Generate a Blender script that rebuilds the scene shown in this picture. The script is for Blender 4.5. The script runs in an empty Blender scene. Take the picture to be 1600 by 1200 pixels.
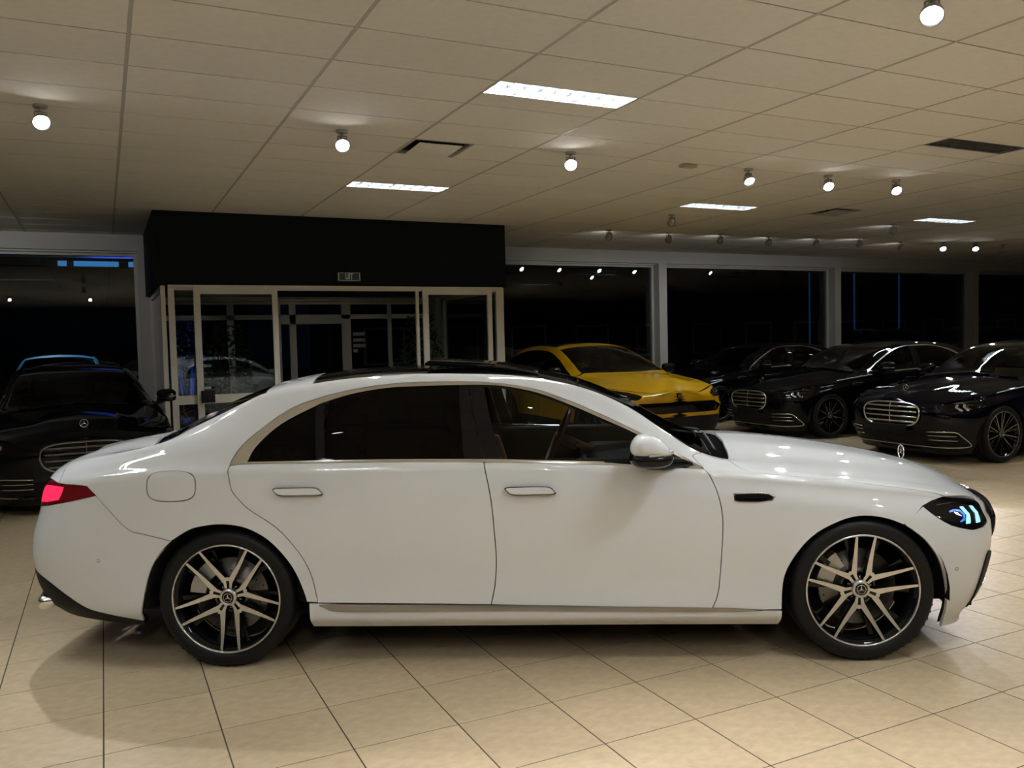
import bpy, bmesh, math, random
import numpy as np
from mathutils import Vector, Matrix
from mathutils.geometry import delaunay_2d_cdt
random.seed(7)
SC = bpy.context.scene
COL = SC.collection
R = math.radians

# ------------------------------------------------------------------ camera
CAM_H = 1.6365
yaw, pitch, roll = .453482, .05002, .024097
cyw, syw = math.cos(yaw), math.sin(yaw)
FWD = Vector((syw * math.cos(pitch), cyw * math.cos(pitch), -math.sin(pitch)))
_r = Vector((cyw, -syw, 0)); _d = FWD.cross(_r)
RGT = math.cos(roll) * _r + math.sin(roll) * _d
DWN = -math.sin(roll) * _r + math.cos(roll) * _d
cd = bpy.data.cameras.new('camera'); cam = bpy.data.objects.new('camera', cd); COL.objects.link(cam)
m = Matrix((RGT, -DWN, -FWD)).transposed().to_4x4(); m.translation = (0, 0, CAM_H); cam.matrix_world = m
cd.sensor_width = 36; cd.lens = 1307.6 / 1600 * 36; cd.clip_start = .05; cd.clip_end = 300
SC.camera = cam

# ------------------------------------------------------------------ view, world (night sky)
vs = SC.view_settings
vs.view_transform = 'Standard'; vs.look = 'None'; vs.exposure = 0.0; vs.gamma = 1.0; vs.use_curve_mapping = False
w = bpy.data.worlds.new('night'); SC.world = w; w.use_nodes = True
nt = w.node_tree; nt.nodes.clear()
wo = nt.nodes.new('ShaderNodeOutputWorld'); wb = nt.nodes.new('ShaderNodeBackground')
tc = nt.nodes.new('ShaderNodeTexCoord'); wn = nt.nodes.new('ShaderNodeTexNoise'); wr = nt.nodes.new('ShaderNodeValToRGB')
wn.inputs['Scale'].default_value = 2.0
wr.color_ramp.elements[0].color = (.0010, .0018, .0035, 1); wr.color_ramp.elements[1].color = (.0022, .0036, .0065, 1)
nt.links.new(tc.outputs['Generated'], wn.inputs['Vector']); nt.links.new(wn.outputs['Fac'], wr.inputs['Fac'])
nt.links.new(wr.outputs['Color'], wb.inputs['Color']); nt.links.new(wb.outputs['Background'], wo.inputs['Surface'])
SC.cycles.max_bounces = 8; SC.cycles.diffuse_bounces = 4; SC.cycles.glossy_bounces = 4
SC.cycles.transparent_max_bounces = 24; SC.cycles.transmission_bounces = 6
SC.cycles.sample_clamp_indirect = 6.0; SC.cycles.caustics_reflective = False; SC.cycles.caustics_refractive = False
SC.cycles.use_denoising = True

SPOT_W = 215.0       # watts of a ceiling spot
TUBE_E = 250.0       # radiance of the fluorescent tubes
CEIL = CAM_H + 1.852

# ------------------------------------------------------------------ materials
MATS = {}
def mat(name, col, rough=.5, metal=0., coat=0., spec=.5, emis=None, es=0., var=.06, nscale=8., bump=0., bscale=40., coat_rough=.03, vscale=(1, 1, 1), rnd=0., alpha=None):
    if name in MATS: return MATS[name]
    m = bpy.data.materials.new(name); m.use_nodes = True; n = m.node_tree; b = n.nodes['Principled BSDF']
    b.inputs['Roughness'].default_value = rough; b.inputs['Metallic'].default_value = metal
    b.inputs['Coat Weight'].default_value = coat; b.inputs['Coat Roughness'].default_value = coat_rough
    b.inputs['Specular IOR Level'].default_value = spec
    t = n.nodes.new('ShaderNodeTexCoord'); mp = n.nodes.new('ShaderNodeMapping'); mp.inputs['Scale'].default_value = vscale
    n.links.new(t.outputs['Object'], mp.inputs['Vector'])
    nz = n.nodes.new('ShaderNodeTexNoise'); nz.inputs['Scale'].default_value = nscale; nz.inputs['Detail'].default_value = 5
    n.links.new(mp.outputs['Vector'], nz.inputs['Vector'])
    rp = n.nodes.new('ShaderNodeValToRGB')
    rp.color_ramp.elements[0].position = .3; rp.color_ramp.elements[1].position = .7
    c = np.array(col)
    rp.color_ramp.elements[0].color = (*np.clip(c * (1 - var), 0, 1), 1); rp.color_ramp.elements[1].color = (*np.clip(c * (1 + var), 0, 1), 1)
    n.links.new(nz.outputs['Fac'], rp.inputs['Fac'])
    out = rp.outputs['Color']
    if rnd:
        oi = n.nodes.new('ShaderNodeObjectInfo'); ge = n.nodes.new('ShaderNodeNewGeometry'); ad = n.nodes.new('ShaderNodeMath'); ad.operation = 'ADD'
        fr = n.nodes.new('ShaderNodeMath'); fr.operation = 'FRACT'
        n.links.new(oi.outputs['Random'], ad.inputs[0]); n.links.new(ge.outputs['Random Per Island'], ad.inputs[1]); n.links.new(ad.outputs[0], fr.inputs[0])
        mr = n.nodes.new('ShaderNodeMapRange'); mr.inputs['To Min'].default_value = 1 - rnd; mr.inputs['To Max'].default_value = 1 + rnd
        n.links.new(fr.outputs[0], mr.inputs['Value'])
        hs = n.nodes.new('ShaderNodeHueSaturation'); n.links.new(mr.outputs['Result'], hs.inputs['Value']); n.links.new(out, hs.inputs['Color']); out = hs.outputs['Color']
    n.links.new(out, b.inputs['Base Color'])
    if bump:
        n2 = n.nodes.new('ShaderNodeTexNoise'); n2.inputs['Scale'].default_value = bscale; n2.inputs['Detail'].default_value = 4
        n.links.new(mp.outputs['Vector'], n2.inputs['Vector'])
        bp = n.nodes.new('ShaderNodeBump'); bp.inputs['Strength'].default_value = bump; bp.inputs['Distance'].default_value = .01
        n.links.new(n2.outputs['Fac'], bp.inputs['Height']); n.links.new(bp.outputs['Normal'], b.inputs['Normal'])
    if emis is not None:
        b.inputs['Emission Color'].default_value = (*emis, 1); b.inputs['Emission Strength'].default_value = es
    MATS[name] = m; return m

def glass(name, tint, refl=1.0, rough=0.0, ior=1.5):
    """thin pane: tinted see-through mixed with a mirror reflection by Fresnel"""
    if name in MATS: return MATS[name]
    m = bpy.data.materials.new(name); m.use_nodes = True; n = m.node_tree; n.nodes.clear()
    o = n.nodes.new('ShaderNodeOutputMaterial'); tr = n.nodes.new('ShaderNodeBsdfTransparent'); gl = n.nodes.new('ShaderNodeBsdfGlossy')
    fr = n.nodes.new('ShaderNodeFresnel'); ge = n.nodes.new('ShaderNodeNewGeometry'); im = n.nodes.new('ShaderNodeMix')
    im.inputs[2].default_value = ior; im.inputs[3].default_value = 1 / ior      # a thin pane reflects the same from both sides
    n.links.new(ge.outputs['Backfacing'], im.inputs[0]); n.links.new(im.outputs[0], fr.inputs['IOR']); mx = n.nodes.new('ShaderNodeMixShader')
    nz = n.nodes.new('ShaderNodeTexNoise'); nz.inputs['Scale'].default_value = 3; rp = n.nodes.new('ShaderNodeValToRGB')
    c = np.array(tint); rp.color_ramp.elements[0].color = (*(c * .96), 1); rp.color_ramp.elements[1].color = (*np.clip(c * 1.04, 0, 1), 1)
    n.links.new(nz.outputs['Fac'], rp.inputs['Fac']); n.links.new(rp.outputs['Color'], tr.inputs['Color'])
    gl.inputs['Roughness'].default_value = rough; gl.inputs['Color'].default_value = (refl, refl, refl, 1)
    n.links.new(fr.outputs[0], mx.inputs[0]); n.links.new(tr.outputs[0], mx.inputs[1]); n.links.new(gl.outputs[0], mx.inputs[2]); n.links.new(mx.outputs[0], o.inputs['Surface'])
    MATS[name] = m; return m

M_floor = mat('floor_tile', (.60, .47, .305), rough=.34, var=.11, nscale=16, bump=.06, bscale=60, rnd=.05, vscale=(1, 1.5, 1))
M_grout = mat('grout', (.07, .055, .042), rough=.8, var=.2)
M_ctile = mat('ceiling_tile', (.80, .775, .72), rough=.9, var=.03, nscale=14, bump=.1, bscale=120, rnd=.03)
M_cgrid = mat('ceiling_grid', (.44, .42, .38), rough=.6, var=.04)
M_cgap = mat('ceiling_joint', (.035, .027, .018), rough=.9)
M_wall = mat('painted_wall', (.42, .42, .41), rough=.7, var=.03, nscale=3, bump=.05)
M_frame = mat('aluminium_frame', (.60, .57, .50), rough=.35, var=.03, spec=.6)
M_wframe = mat('grey_window_frame', (.46, .47, .45), rough=.45, var=.04)
M_fascia = mat('anthracite_fascia', (.007, .0095, .010), rough=.8, spec=.15, var=.1)
M_pane = glass('window_glass', (.80, .84, .84), 1.0)
M_pane_out = glass('facade_glass', (.60, .65, .67), 1.0, ior=1.55)
M_asphalt = mat('asphalt', (.03, .03, .032), rough=.85, var=.3, bump=.3)
M_black = mat('matt_black', (.008, .008, .009), rough=.6, spec=.2)
M_dark = mat('underbody_black', (.008, .008, .008), rough=.8)
M_rubber = mat('tyre_rubber', (.006, .006, .0065), rough=.55, spec=.25, bump=.1, bscale=60)
M_gblack = mat('gloss_black', (.005, .005, .006), rough=.05, spec=.25)
M_chrome = mat('chrome', (.86, .87, .88), rough=.16, metal=1, var=.02)
M_dchrome = mat('dark_chrome', (.26, .26, .27), rough=.14, metal=1, var=.05)
M_alu = mat('machined_alloy', (.72, .72, .73), rough=.32, metal=1, var=.05, nscale=60)
M_disc = mat('brake_disc_steel', (.13, .125, .12), rough=.32, metal=1, var=.1, nscale=50)
M_caliper = mat('caliper_silver', (.42, .42, .42), rough=.35, metal=.7)
M_white = mat('white_pearl_paint', (.715, .73, .75), rough=.65, coat=1., spec=.0, var=.008, nscale=2)
M_pblack = mat('black_paint', (.003, .003, .0035), rough=.3, coat=.55, spec=.0, var=.1)
M_pblue = mat('midnight_blue_paint', (.003, .003, .008), rough=.3, coat=.6, spec=.0, var=.1)
M_yellow = mat('yellow_paint', (.56, .31, .008), rough=.5, coat=.8, spec=.0, var=.03, nscale=3)
M_lblue = mat('light_blue_paint', (.16, .45, .75), rough=.3, coat=1., var=.03)
M_grey = mat('grey_car_paint', (.10, .105, .11), rough=.3, coat=1.)
M_gtint = glass('privacy_glass', (.010, .010, .010), .9, ior=1.27)
M_gfront = glass('front_glass', (.58, .61, .59), .9, ior=1.3)
M_gwind = glass('windshield_glass', (.26, .28, .27), .9, ior=1.35)
M_leather = mat('brown_leather', (.115, .045, .026), rough=.5, bump=.15, bscale=90)
M_beige = mat('beige_leather', (.40, .35, .27), rough=.55, bump=.15, bscale=90)
M_cabin = mat('cabin_black', (.006, .0065, .006), rough=.6, spec=.1)
M_lamp_red = mat('tail_lamp_dark_red', (.16, .004, .008), rough=.08, coat=1.)
M_lamp_on = mat('tail_lamp_lit', (.6, .02, .05), rough=.2, emis=(1, .02, .09), es=1.15)
M_drl = mat('running_light_cyan', (.4, .7, .8), rough=.2, emis=(.35, .85, 1.), es=.75)
M_drlb = mat('running_light_blue', (.1, .2, .6), rough=.2, emis=(.03, .16, .9), es=.8)
M_lens = mat('spot_lens', (1, 1, 1), rough=.3, emis=(1., .98, .95), es=70.)
M_lens_off = mat('spot_lens_off', (.5, .5, .5), rough=.2)
M_spot = mat('spot_body_silver', (.42, .42, .42), rough=.35, metal=.6)
M_tube = mat('fluorescent_tube', (1, 1, 1), rough=.4, emis=(.86, .96, 1.), es=TUBE_E)
M_tubeoff = mat('fluorescent_tube_off', (.75, .75, .73), rough=.4)
M_louv = mat('louvre_aluminium', (.55, .56, .57), rough=.3, metal=.7, var=.02)
M_fin = mat('louvre_fin', (.075, .078, .08), rough=.5, var=.1)
M_cowl = mat('cowl_plastic', (.008, .008, .008), rough=.95, spec=.0)
M_bluelamp = mat('blue_lamp', (.1, .1, .6), rough=.3, emis=(.05, .1, 1.), es=1.)
M_leaf = mat('plant_leaf', (.04, .085, .03), rough=.4, var=.5, nscale=6)
M_stem = mat('plant_stem', (.07, .05, .03), rough=.8)
M_pot = mat('planter', (.05, .05, .05), rough=.5)
M_sign = mat('exit_sign_green', (.01, .05, .04), rough=.4)
M_signw = mat('sign_white', (.55, .58, .56), rough=.5)
M_blueL = mat('evening_sky_glow', (.1, .3, .6), rough=.4, emis=(.10, .42, .95), es=.85)  # glowing colour that stands in for a strip of evening sky
M_bluep = mat('blue_light_line', (.02, .08, .2), rough=.4, emis=(.03, .12, .34), es=.26)
M_shut = mat('shutter_grey', (.48, .47, .45), rough=.5)
M_ext = mat('dark_building', (.02, .021, .024), rough=.9, var=.2)
M_paper = mat('notice_paper', (.35, .35, .33), rough=.7)

# ------------------------------------------------------------------ object helpers
def tag(o, label=None, cat=None, group=None, kind=None):
    for k, v in (('label', label), ('category', cat), ('group', group), ('kind', kind)):
        if v: o[k] = v
    return o
def empty(name, loc=(0, 0, 0), rz=0., parent=None, scale=1.):
    o = bpy.data.objects.new(name, None); COL.objects.link(o); o.location = loc; o.rotation_euler = (0, 0, rz); o.scale = (scale,) * 3
    if parent: o.parent = parent
    o.empty_display_size = .1
    return o
def link(name, me, mats, parent=None):
    o = bpy.data.objects.new(name, me); COL.objects.link(o)
    if mats is not None:
        for mm in (mats if isinstance(mats, (list, tuple)) else [mats]): me.materials.append(mm)
    if parent: o.parent = parent
    return o
class MB:
    def __init__(s): s.v, s.f, s.mi, s.sm = [], [], [], []
    def add(s, vs, fs, mi=0, smooth=False):
        b = len(s.v); s.v += [tuple(p) for p in vs]; s.f += [tuple(i + b for i in f) for f in fs]
        s.mi += [mi] * len(fs); s.sm += [smooth] * len(fs); return s
    def box(s, lo, hi, mi=0, M=None):
        x0, y0, z0 = lo; x1, y1, z1 = hi
        vs = [Vector(p) for p in ((x0, y0, z0), (x1, y0, z0), (x1, y1, z0), (x0, y1, z0), (x0, y0, z1), (x1, y0, z1), (x1, y1, z1), (x0, y1, z1))]
        if M is not None: vs = [M @ p for p in vs]
        return s.add(vs, [(0, 3, 2, 1), (4, 5, 6, 7), (0, 1, 5, 4), (1, 2, 6, 5), (2, 3, 7, 6), (3, 0, 4, 7)], mi)
    def rbox(s, lo, hi, r=.02, seg=3, mi=0, M=None, smooth=True):
        """box with rounded edges"""
        bm = bmesh.new(); bmesh.ops.create_cube(bm, size=1)
        for v in bm.verts: v.co = Vector([lo[i] + (v.co[i] + .5) * (hi[i] - lo[i]) for i in range(3)])
        bmesh.ops.bevel(bm, geom=bm.edges[:], offset=r, segments=seg, profile=.5, affect='EDGES')
        bm.verts.index_update(); vs = [(M @ v.co if M is not None else v.co.copy()) for v in bm.verts]; fs = [[v.index for v in f.verts] for f in bm.faces]; bm.free()
        return s.add(vs, fs, mi, smooth)
    def tube(s, path, r, n=8, mi=0, closed=False, cap=True, smooth=True):
        P = [Vector(p) for p in path]; rs = r if isinstance(r, (list, tuple)) else [r] * len(P); vs = []; up = None
        for i, p in enumerate(P):
            a = P[i - 1] if (i or closed) else p; b = P[(i + 1) % len(P)] if (i < len(P) - 1 or closed) else p
            d = (b - a).normalized()
            if up is None: up = d.orthogonal().normalized()
            up = (up - d * up.dot(d)).normalized(); q = d.cross(up)
            vs += [p + rs[i] * (math.cos(2 * math.pi * k / n) * up + math.sin(2 * math.pi * k / n) * q) for k in range(n)]
        fs = []; m_ = len(P)
        for i in range(m_ if closed else m_ - 1):
            for k in range(n):
                fs.append((i * n + k, i * n + (k + 1) % n, ((i + 1) % m_) * n + (k + 1) % n, ((i + 1) % m_) * n + k))
        if cap and not closed: fs += [tuple(range(n - 1, -1, -1)), tuple((m_ - 1) * n + k for k in range(n))]
        return s.add(vs, fs, mi, smooth)
    def lathe(s, prof, n=48, axis='y', mi=0, smooth=True, closed=False, c=(0, 0, 0)):
        """prof: (radius, height) pairs about the axis"""
        vs = []
        for k in range(n):
            a = 2 * math.pi * k / n; ca, sa = math.cos(a), math.sin(a)
            for r, h in prof:
                p = (r * ca, h, r * sa) if axis == 'y' else ((r * ca, r * sa, h) if axis == 'z' else (h, r * ca, r * sa))
                vs.append((p[0] + c[0], p[1] + c[1], p[2] + c[2]))
        m_ = len(prof); fs = []
        for k in range(n):
            for i in range(m_ if closed else m_ - 1):
                fs.append((k * m_ + i, k * m_ + (i + 1) % m_, ((k + 1) % n) * m_ + (i + 1) % m_, ((k + 1) % n) * m_ + i))
        return s.add(vs, fs, mi, smooth)
    def prism(s, poly, fn0, fn1, mi=0, mi_side=None):
        """poly of 2-D points; fn0/fn1 map a 2-D point to the front and back 3-D point"""
        n = len(poly); vs = [fn0(*p) for p in poly] + [fn1(*p) for p in poly]
        s.add(vs, [tuple(range(n))], mi); b = len(s.v) - 2 * n
        for i in range(n):
            s.f.append((b + i, b + n + i, b + n + (i + 1) % n, b + (i + 1) % n)); s.mi.append(mi if mi_side is None else mi_side); s.sm.append(False)
        return s
    def mesh(s, name):
        me = bpy.data.meshes.new(name); me.from_pydata(s.v, [], s.f)
        me.polygons.foreach_set('material_index', s.mi); me.polygons.foreach_set('use_smooth', s.sm)
        bm = bmesh.new(); bm.from_mesh(me); bmesh.ops.recalc_face_normals(bm, faces=bm.faces[:]); bm.to_mesh(me); bm.free()
        me.update(); return me
    def build(s, name, mats, parent=None): return link(name, s.mesh(name), mats, parent)
def copy_tree(o, parent=None):
    c = o.copy(); COL.objects.link(c)
    if parent is not None: c.parent = parent
    for ch in list(o.children): copy_tree(ch, c)
    return c
def project(p):
    v = Vector(p) - Vector((0, 0, CAM_H)); z = v.dot(FWD)
    if z < .05: return None
    return 800 + 1307.6 * v.dot(RGT) / z, 600 + 1307.6 * v.dot(DWN) / z, z
# ================================================================== the room
X0, X1, Y0, YW = -9.0, 29.0, -9.0, 14.75
def struct(name, mb, mats, parent=None):
    o = mb.build(name, mats, parent)
    if parent is None: o['kind'] = 'structure'
    return o
# ---- floor: slab with separate ceramic tiles
k = CAM_H / 1.5
FSX, FSY, FX0, FY0 = .41952 * k, .41306 * k, -.0622 * k, 3.42385 * k
floor = struct('floor', MB().box((X0, Y0, -.2), (X1, YW + .1, -.0015)), M_grout)
def tile_mesh(name, sx, sy, h, be):
    mb = MB(); a, b = sx / 2, sy / 2
    vs = [(-a, -b, -h), (a, -b, -h), (a, b, -h), (-a, b, -h), (-a, -b, -be), (a, -b, -be), (a, b, -be), (-a, b, -be),
          (-a + be, -b + be, 0), (a - be, -b + be, 0), (a - be, b - be, 0), (-a + be, b - be, 0)]
    fs = [(0, 3, 2, 1), (8, 9, 10, 11)] + [(i, (i + 1) % 4, (i + 1) % 4 + 4, i + 4) for i in range(4)] + [(i + 4, (i + 1) % 4 + 4, (i + 1) % 4 + 8, i + 8) for i in range(4)]
    mb.add(vs, fs); return mb
CARBOX = [(50, 560), (1552, 560), (1552, 985), (50, 985)]
def in_view(p): return p is not None and -40 < p[0] < 1640 and -40 < p[1] < 1240
def hidden_by_cars(px, py):       # which tiles stay out of sight behind the cars: only used to choose the 300 single tiles
    return (70 < px < 1500 and py < 975) or (py < 720) or (px < 75 and py < 795)
cells = []
for i in range(math.floor((X0 - FX0) / FSX), math.ceil((X1 - FX0) / FSX)):
    for j in range(math.floor((Y0 - FY0) / FSY), math.ceil((YW - FY0) / FSY)):
        c = (FX0 + FSX * (i + .5), FY0 + FSY * (j + .5), 0)
        if not (X0 < c[0] < X1 and Y0 < c[1] < YW - .1): continue
        p = project(c); s = 0
        if in_view(p) and not hidden_by_cars(p[0], p[1]): s = 1 / p[2] ** 3
        cells.append((s, c))
cells.sort(key=lambda q: -q[0])
tm = tile_mesh('floor_tile', FSX - .006, FSY - .005, .012, .0012); tme = tm.mesh('floor_tile'); tme.materials.append(M_floor)
rest = MB()
for q, (s, c) in enumerate(cells):
    if q < 290 and s > 0:
        o = bpy.data.objects.new('tile', tme); COL.objects.link(o); o.location = c; o.parent = floor
    else:
        rest.add([(v[0] + c[0], v[1] + c[1], v[2]) for v in tm.v], tm.f[1:])
o = rest.build('tile_field', M_floor, floor); o['kind'] = 'stuff'

# ---- ceiling: joint board, tiles, runners
CX0, CY0, CSX, CSY = .2166, 5.441, 1.194, .6
ceiling = struct('ceiling', MB().box((X0, Y0, CEIL + .10), (X1, YW + .2, CEIL + .3)), M_cgap)
# cells that hold a lamp or a vent: (i, b) -> kind
FIX = {(2, 0): 'on', (6, 0): 'off', (2, 6): 'on', (6, 6): 'on', (10, 6): 'on', (10, 0): 'on', (-2, 6): 'off', (-2, 0): 'on',
       (2, -7): 'on', (6, -7): 'on', (-2, -7): 'on', (10, -7): 'on', (2, -14): 'on', (-2, -14): 'on', (6, -14): 'on', (14, 6): 'off', (14, 0): 'off'}
VENT = {(2, 3), (8, 6)}
ctm = MB(); a, b_ = CSX / 2 - .012, CSY / 2 - .0062
ctm.box((-a, -b_, 0), (a, b_, .014)); ctme = ctm.mesh('ceiling_tile'); ctme.materials.append(M_ctile)
hm = MB().box((-a, -.15 + .004, 0), (a, .15 - .004, .012)); hme = hm.mesh('half_tile'); hme.materials.append(M_ctile)
hv = MB().box((-a / 2 + .005, -b_, 0), (a / 2 - .005, b_, .012)); hvm = hv.mesh('side_tile'); hvm.materials.append(M_ctile)
LOBBY = (.66, 5.75, 12.05)
ccells = []
for i in range(math.floor((X0 - CX0) / CSX), math.ceil((X1 - CX0) / CSX)):
    for b in range(math.floor((Y0 - CY0) / CSY), math.ceil((YW - CY0) / CSY)):
        c = (CX0 + CSX * (i + .5), CY0 + CSY * (b + .5), CEIL)
        if c[1] > YW + .1: continue
        if (i, b) in FIX:
            f = 0 if b != 6 else 1      # lamp in the near half or the far half of its cell
            o = bpy.data.objects.new('half_tile', hme); COL.objects.link(o); o.parent = ceiling; o.location = (c[0], c[1] + (.15 if f == 0 else -.15), CEIL); continue
        if (i, b) in VENT:
            o = bpy.data.objects.new('side_tile', hvm); COL.objects.link(o); o.parent = ceiling; o.location = (c[0] + CSX / 4, c[1], CEIL); continue
        p = project(c); s = 0
        if in_view(p) and not (LOBBY[0] < c[0] < LOBBY[1] and c[1] > LOBBY[2]): s = 1 / p[2] ** 3
        ccells.append((s, c))
ccells.sort(key=lambda q: -q[0]); rest = MB()
for q, (s, c) in enumerate(ccells):
    if q < 270 and s > 0:
        o = bpy.data.objects.new('ceiling_tile', ctme); COL.objects.link(o); o.location = c; o.parent = ceiling
    else: rest.add([(v[0] + c[0], v[1] + c[1], v[2] + c[2]) for v in ctm.v], ctm.f)
o = rest.build('ceiling_tile_field', M_ctile, ceiling); o['kind'] = 'stuff'
for i in range(math.floor((X0 - CX0) / CSX) + 1, math.ceil((X1 - CX0) / CSX)):
    x = CX0 + CSX * i
    MB().box((x - .0122, Y0, CEIL - .0015), (x + .0122, YW, CEIL + .012)).build('runner', M_cgrid, ceiling)

for b in range(math.floor((Y0 - CY0) / CSY) + 1, math.ceil((YW - CY0) / CSY)):
    y = CY0 + CSY * b
    MB().box((X0, y - .012, CEIL + .008), (X1, y + .012, CEIL + .0125)).build('joint_strip', M_cgap, ceiling)
# ---- walls out of the picture
struct('wall_left', MB().box((X0 - .2, Y0, -.2), (X0, YW + .2, CEIL + .2)), M_wall)
struct('wall_right', MB().box((X1, Y0, -.2), (X1 + .2, YW + .2, CEIL + .2)), M_wall)
struct('wall_front', MB().box((X0, Y0 - .2, -.2), (X1, Y0, CEIL + .2)), M_fascia)
# ---- window facade
POSTS = [-4.45, .66, 5.72, 10.80, 15.93, 21.0, 26.1]
fac = struct('wall_back', MB().box((X0, YW - .02, 3.235), (X1, YW + .30, CEIL + .1)), M_wall)
for x in POSTS:
    MB().box((x - .1, YW - .06, -.02), (x + .1, YW + .30, 3.235)).build('post', M_wall, fac)
MB().box((X0, YW + .16, -.2), (X1, YW + .30, .28)).build('plinth', M_wall, fac)
nwin = 0
for a, b in zip(POSTS[:-1], POSTS[1:]):
    if abs(a - .66) < .1: continue
    nwin += 1; x0, x1 = a + .1, b - .1
    wd = empty('window_%d' % nwin, (0, 0, 0)); wd['kind'] = 'structure'
    def bar(lo, hi, nm='window_frame'): return MB().box(lo, hi).build(nm, M_wframe, wd)
    bar((x0, YW + .14, 3.165), (x1, YW + .24, 3.235)); bar((x0, YW + .14, .28), (x1, YW + .24, .34))
    bar((x0, YW + .14, .34), (x0 + .05, YW + .24, 3.165)); bar((x1 - .05, YW + .14, .34), (x1, YW + .24, 3.165))
    bar((x0, YW + .06, 3.205), (x1, YW + .10, 3.235), 'blind_rail')
    MB().box((x0 + .05, YW + .18, .34), (x1 - .05, YW + .205, 3.165)).build('pane', M_pane_out, wd)
# ---- roof overhang outside and the yard
struct('yard', MB().box((-40, YW + .3, -.35), (70, 75, -.2)), M_asphalt)
struct('canopy', MB().box((X0, YW + .3, 3.26), (X1, YW + 1.5, 3.6)), M_wframe)

# ---- entrance lobby
LX0, LX1, LY = .72, 5.76, 12.05
lob = empty('entrance_lobby', (LX0, LY, 0)); lob.location = (0, 0, 0)
tag(lob, 'glazed entrance lobby with cream aluminium frames under a dark fascia box', 'entrance lobby')
fz = 2.50
fm = MB(); fm.box((LX0 - .06, LY - .02, fz), (LX1 + .04, YW - .06, CEIL - .002)); fm.build('fascia_box', M_fascia, lob)
def fr(x0, z0, x1, z1, y=LY, d=.07, nm='frame', mt=M_frame): return MB().box((x0, y, z0), (x1, y + d, z1)).build(nm, mt, lob)
fr(LX0 + .09, fz - .06, LX1, fz, nm='head_rail'); fr(LX0 + .09, 0, LX0 + .17, fz - .06, nm='corner_post'); fr(LX1 - .13, 0, LX1 - .05, fz - .06, nm='corner_post')
fr(LX0 + .17, .90, LX0 + .42, 1.02, nm='mid_rail'); fr(LX0 + .17, .0, LX0 + .42, .12, nm='bottom_rail')
MB().box((LX0 + .17, LY + .03, .12), (LX0 + .42, LY + .04, fz - .06)).build('side_pane', M_pane, lob)
MB().box((LX1 - .20, LY + .03, .12), (LX1 - .13, LY + .04, fz - .06)).build('side_pane', M_pane, lob)
# side walls of the lobby: frame and pane
for sx, nm in ((LX0, 'flank'), (LX1 - .05, 'flank')):
    mb = MB(); mb.box((sx, LY + .02, fz - .07), (sx + .06, YW - .06, fz)); mb.box((sx, LY + .02, 0), (sx + .06, LY + .10, fz - .07)); mb.box((sx, YW - .2, 0), (sx + .06, YW - .06, fz - .07)); mb.box((sx, LY + .1, 0), (sx + .06, YW - .2, .12)); mb.box((sx, LY + .1, .72), (sx + .06, YW - .2, .82))
    fl = mb.build('flank_frame', M_frame, lob); MB().box((sx + .02, LY + .1, .12), (sx + .035, YW - .2, fz - .07)).build('flank_pane', M_pane, fl)
def leaf(x0, x1, y):
    f = MB(); f.box((x0, y, 0.02), (x0 + .085, y + .045, fz - .03)); f.box((x1 - .075, y, .02), (x1, y + .045, fz - .03))
    f.box((x0 + .085, y, fz - .115), (x1 - .075, y + .045, fz - .03)); f.box((x0 + .085, y, .905), (x1 - .075, y + .045, 1.02)); f.box((x0 + .085, y, .02), (x1 - .075, y + .045, .13))
    l = f.build('sliding_door', M_frame, lob)
    MB().box((x0 + .08, y + .015, 1.015), (x1 - .07, y + .03, fz - .11)).build('door_pane', M_pane, l)
    MB().box((x0 + .08, y + .015, .125), (x1 - .07, y + .03, .91)).build('door_pane', M_pane, l)
    return l
d1 = leaf(1.125, 2.23, LY - .055); d2 = leaf(4.385, 5.53, LY - .055)
MB().rbox((1.17, LY - .10, .915), (1.345, LY - .05, 1.08), .008).build('lock_box', M_black, d1)
MB().box((1.20, LY - .0575, 1.10), (1.30, LY - .0555, 1.135)).build('sticker', M_paper, d1); MB().box((1.315, LY - .0575, 1.10), (1.345, LY - .0555, 1.135)).build('sticker', M_black, d1)
MB().box((LX0 + .09, LY - .06, fz - .03), (LX1 - .05, LY - .004, fz + .005)).build('door_track', M_frame, lob)
fr(4.30, 0, 4.345, fz - .06, y=LY + .02, d=.05, nm='jamb')
# exit sign on the fascia
sg = MB().rbox((3.085, LY - .075, 2.575), (3.425, LY - .0215, 2.705), .006, 2).build('exit_sign', M_sign)
tag(sg, 'small dark green exit sign reading UIT on the black fascia', 'sign')
def text(body, size, loc, rot, parent, mt, nm='lettering'):
    cu = bpy.data.curves.new(nm, 'FONT'); cu.body = body; cu.size = size; cu.align_x = 'CENTER'; cu.align_y = 'CENTER'; cu.extrude = .001; cu.offset = .003
    tmp = bpy.data.objects.new('tmp', cu); me = bpy.data.meshes.new_from_object(tmp); bpy.data.objects.remove(tmp); me.materials.clear()
    o = link(nm, me, mt); o.location = loc; o.rotation_euler = rot
    o.scale = (.62, 1, 1)
    if parent: o.parent = parent
    return o
text('UIT', .118, (3.255, LY - .0765, 2.638), (R(90), 0, 0), sg, M_signw)
for x in (3.10, 3.41): MB().box((x - .006, LY - .0765, 2.585), (x + .006, LY - .0745, 2.695)).build('edge_strip', M_signw, sg)
MB().box((3.11, LY - .0765, 2.692), (3.40, LY - .0745, 2.697)).build('edge_strip', M_signw, sg); MB().box((3.11, LY - .0765, 2.582), (3.40, LY - .0745, 2.587)).build('edge_strip', M_signw, sg)
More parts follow.
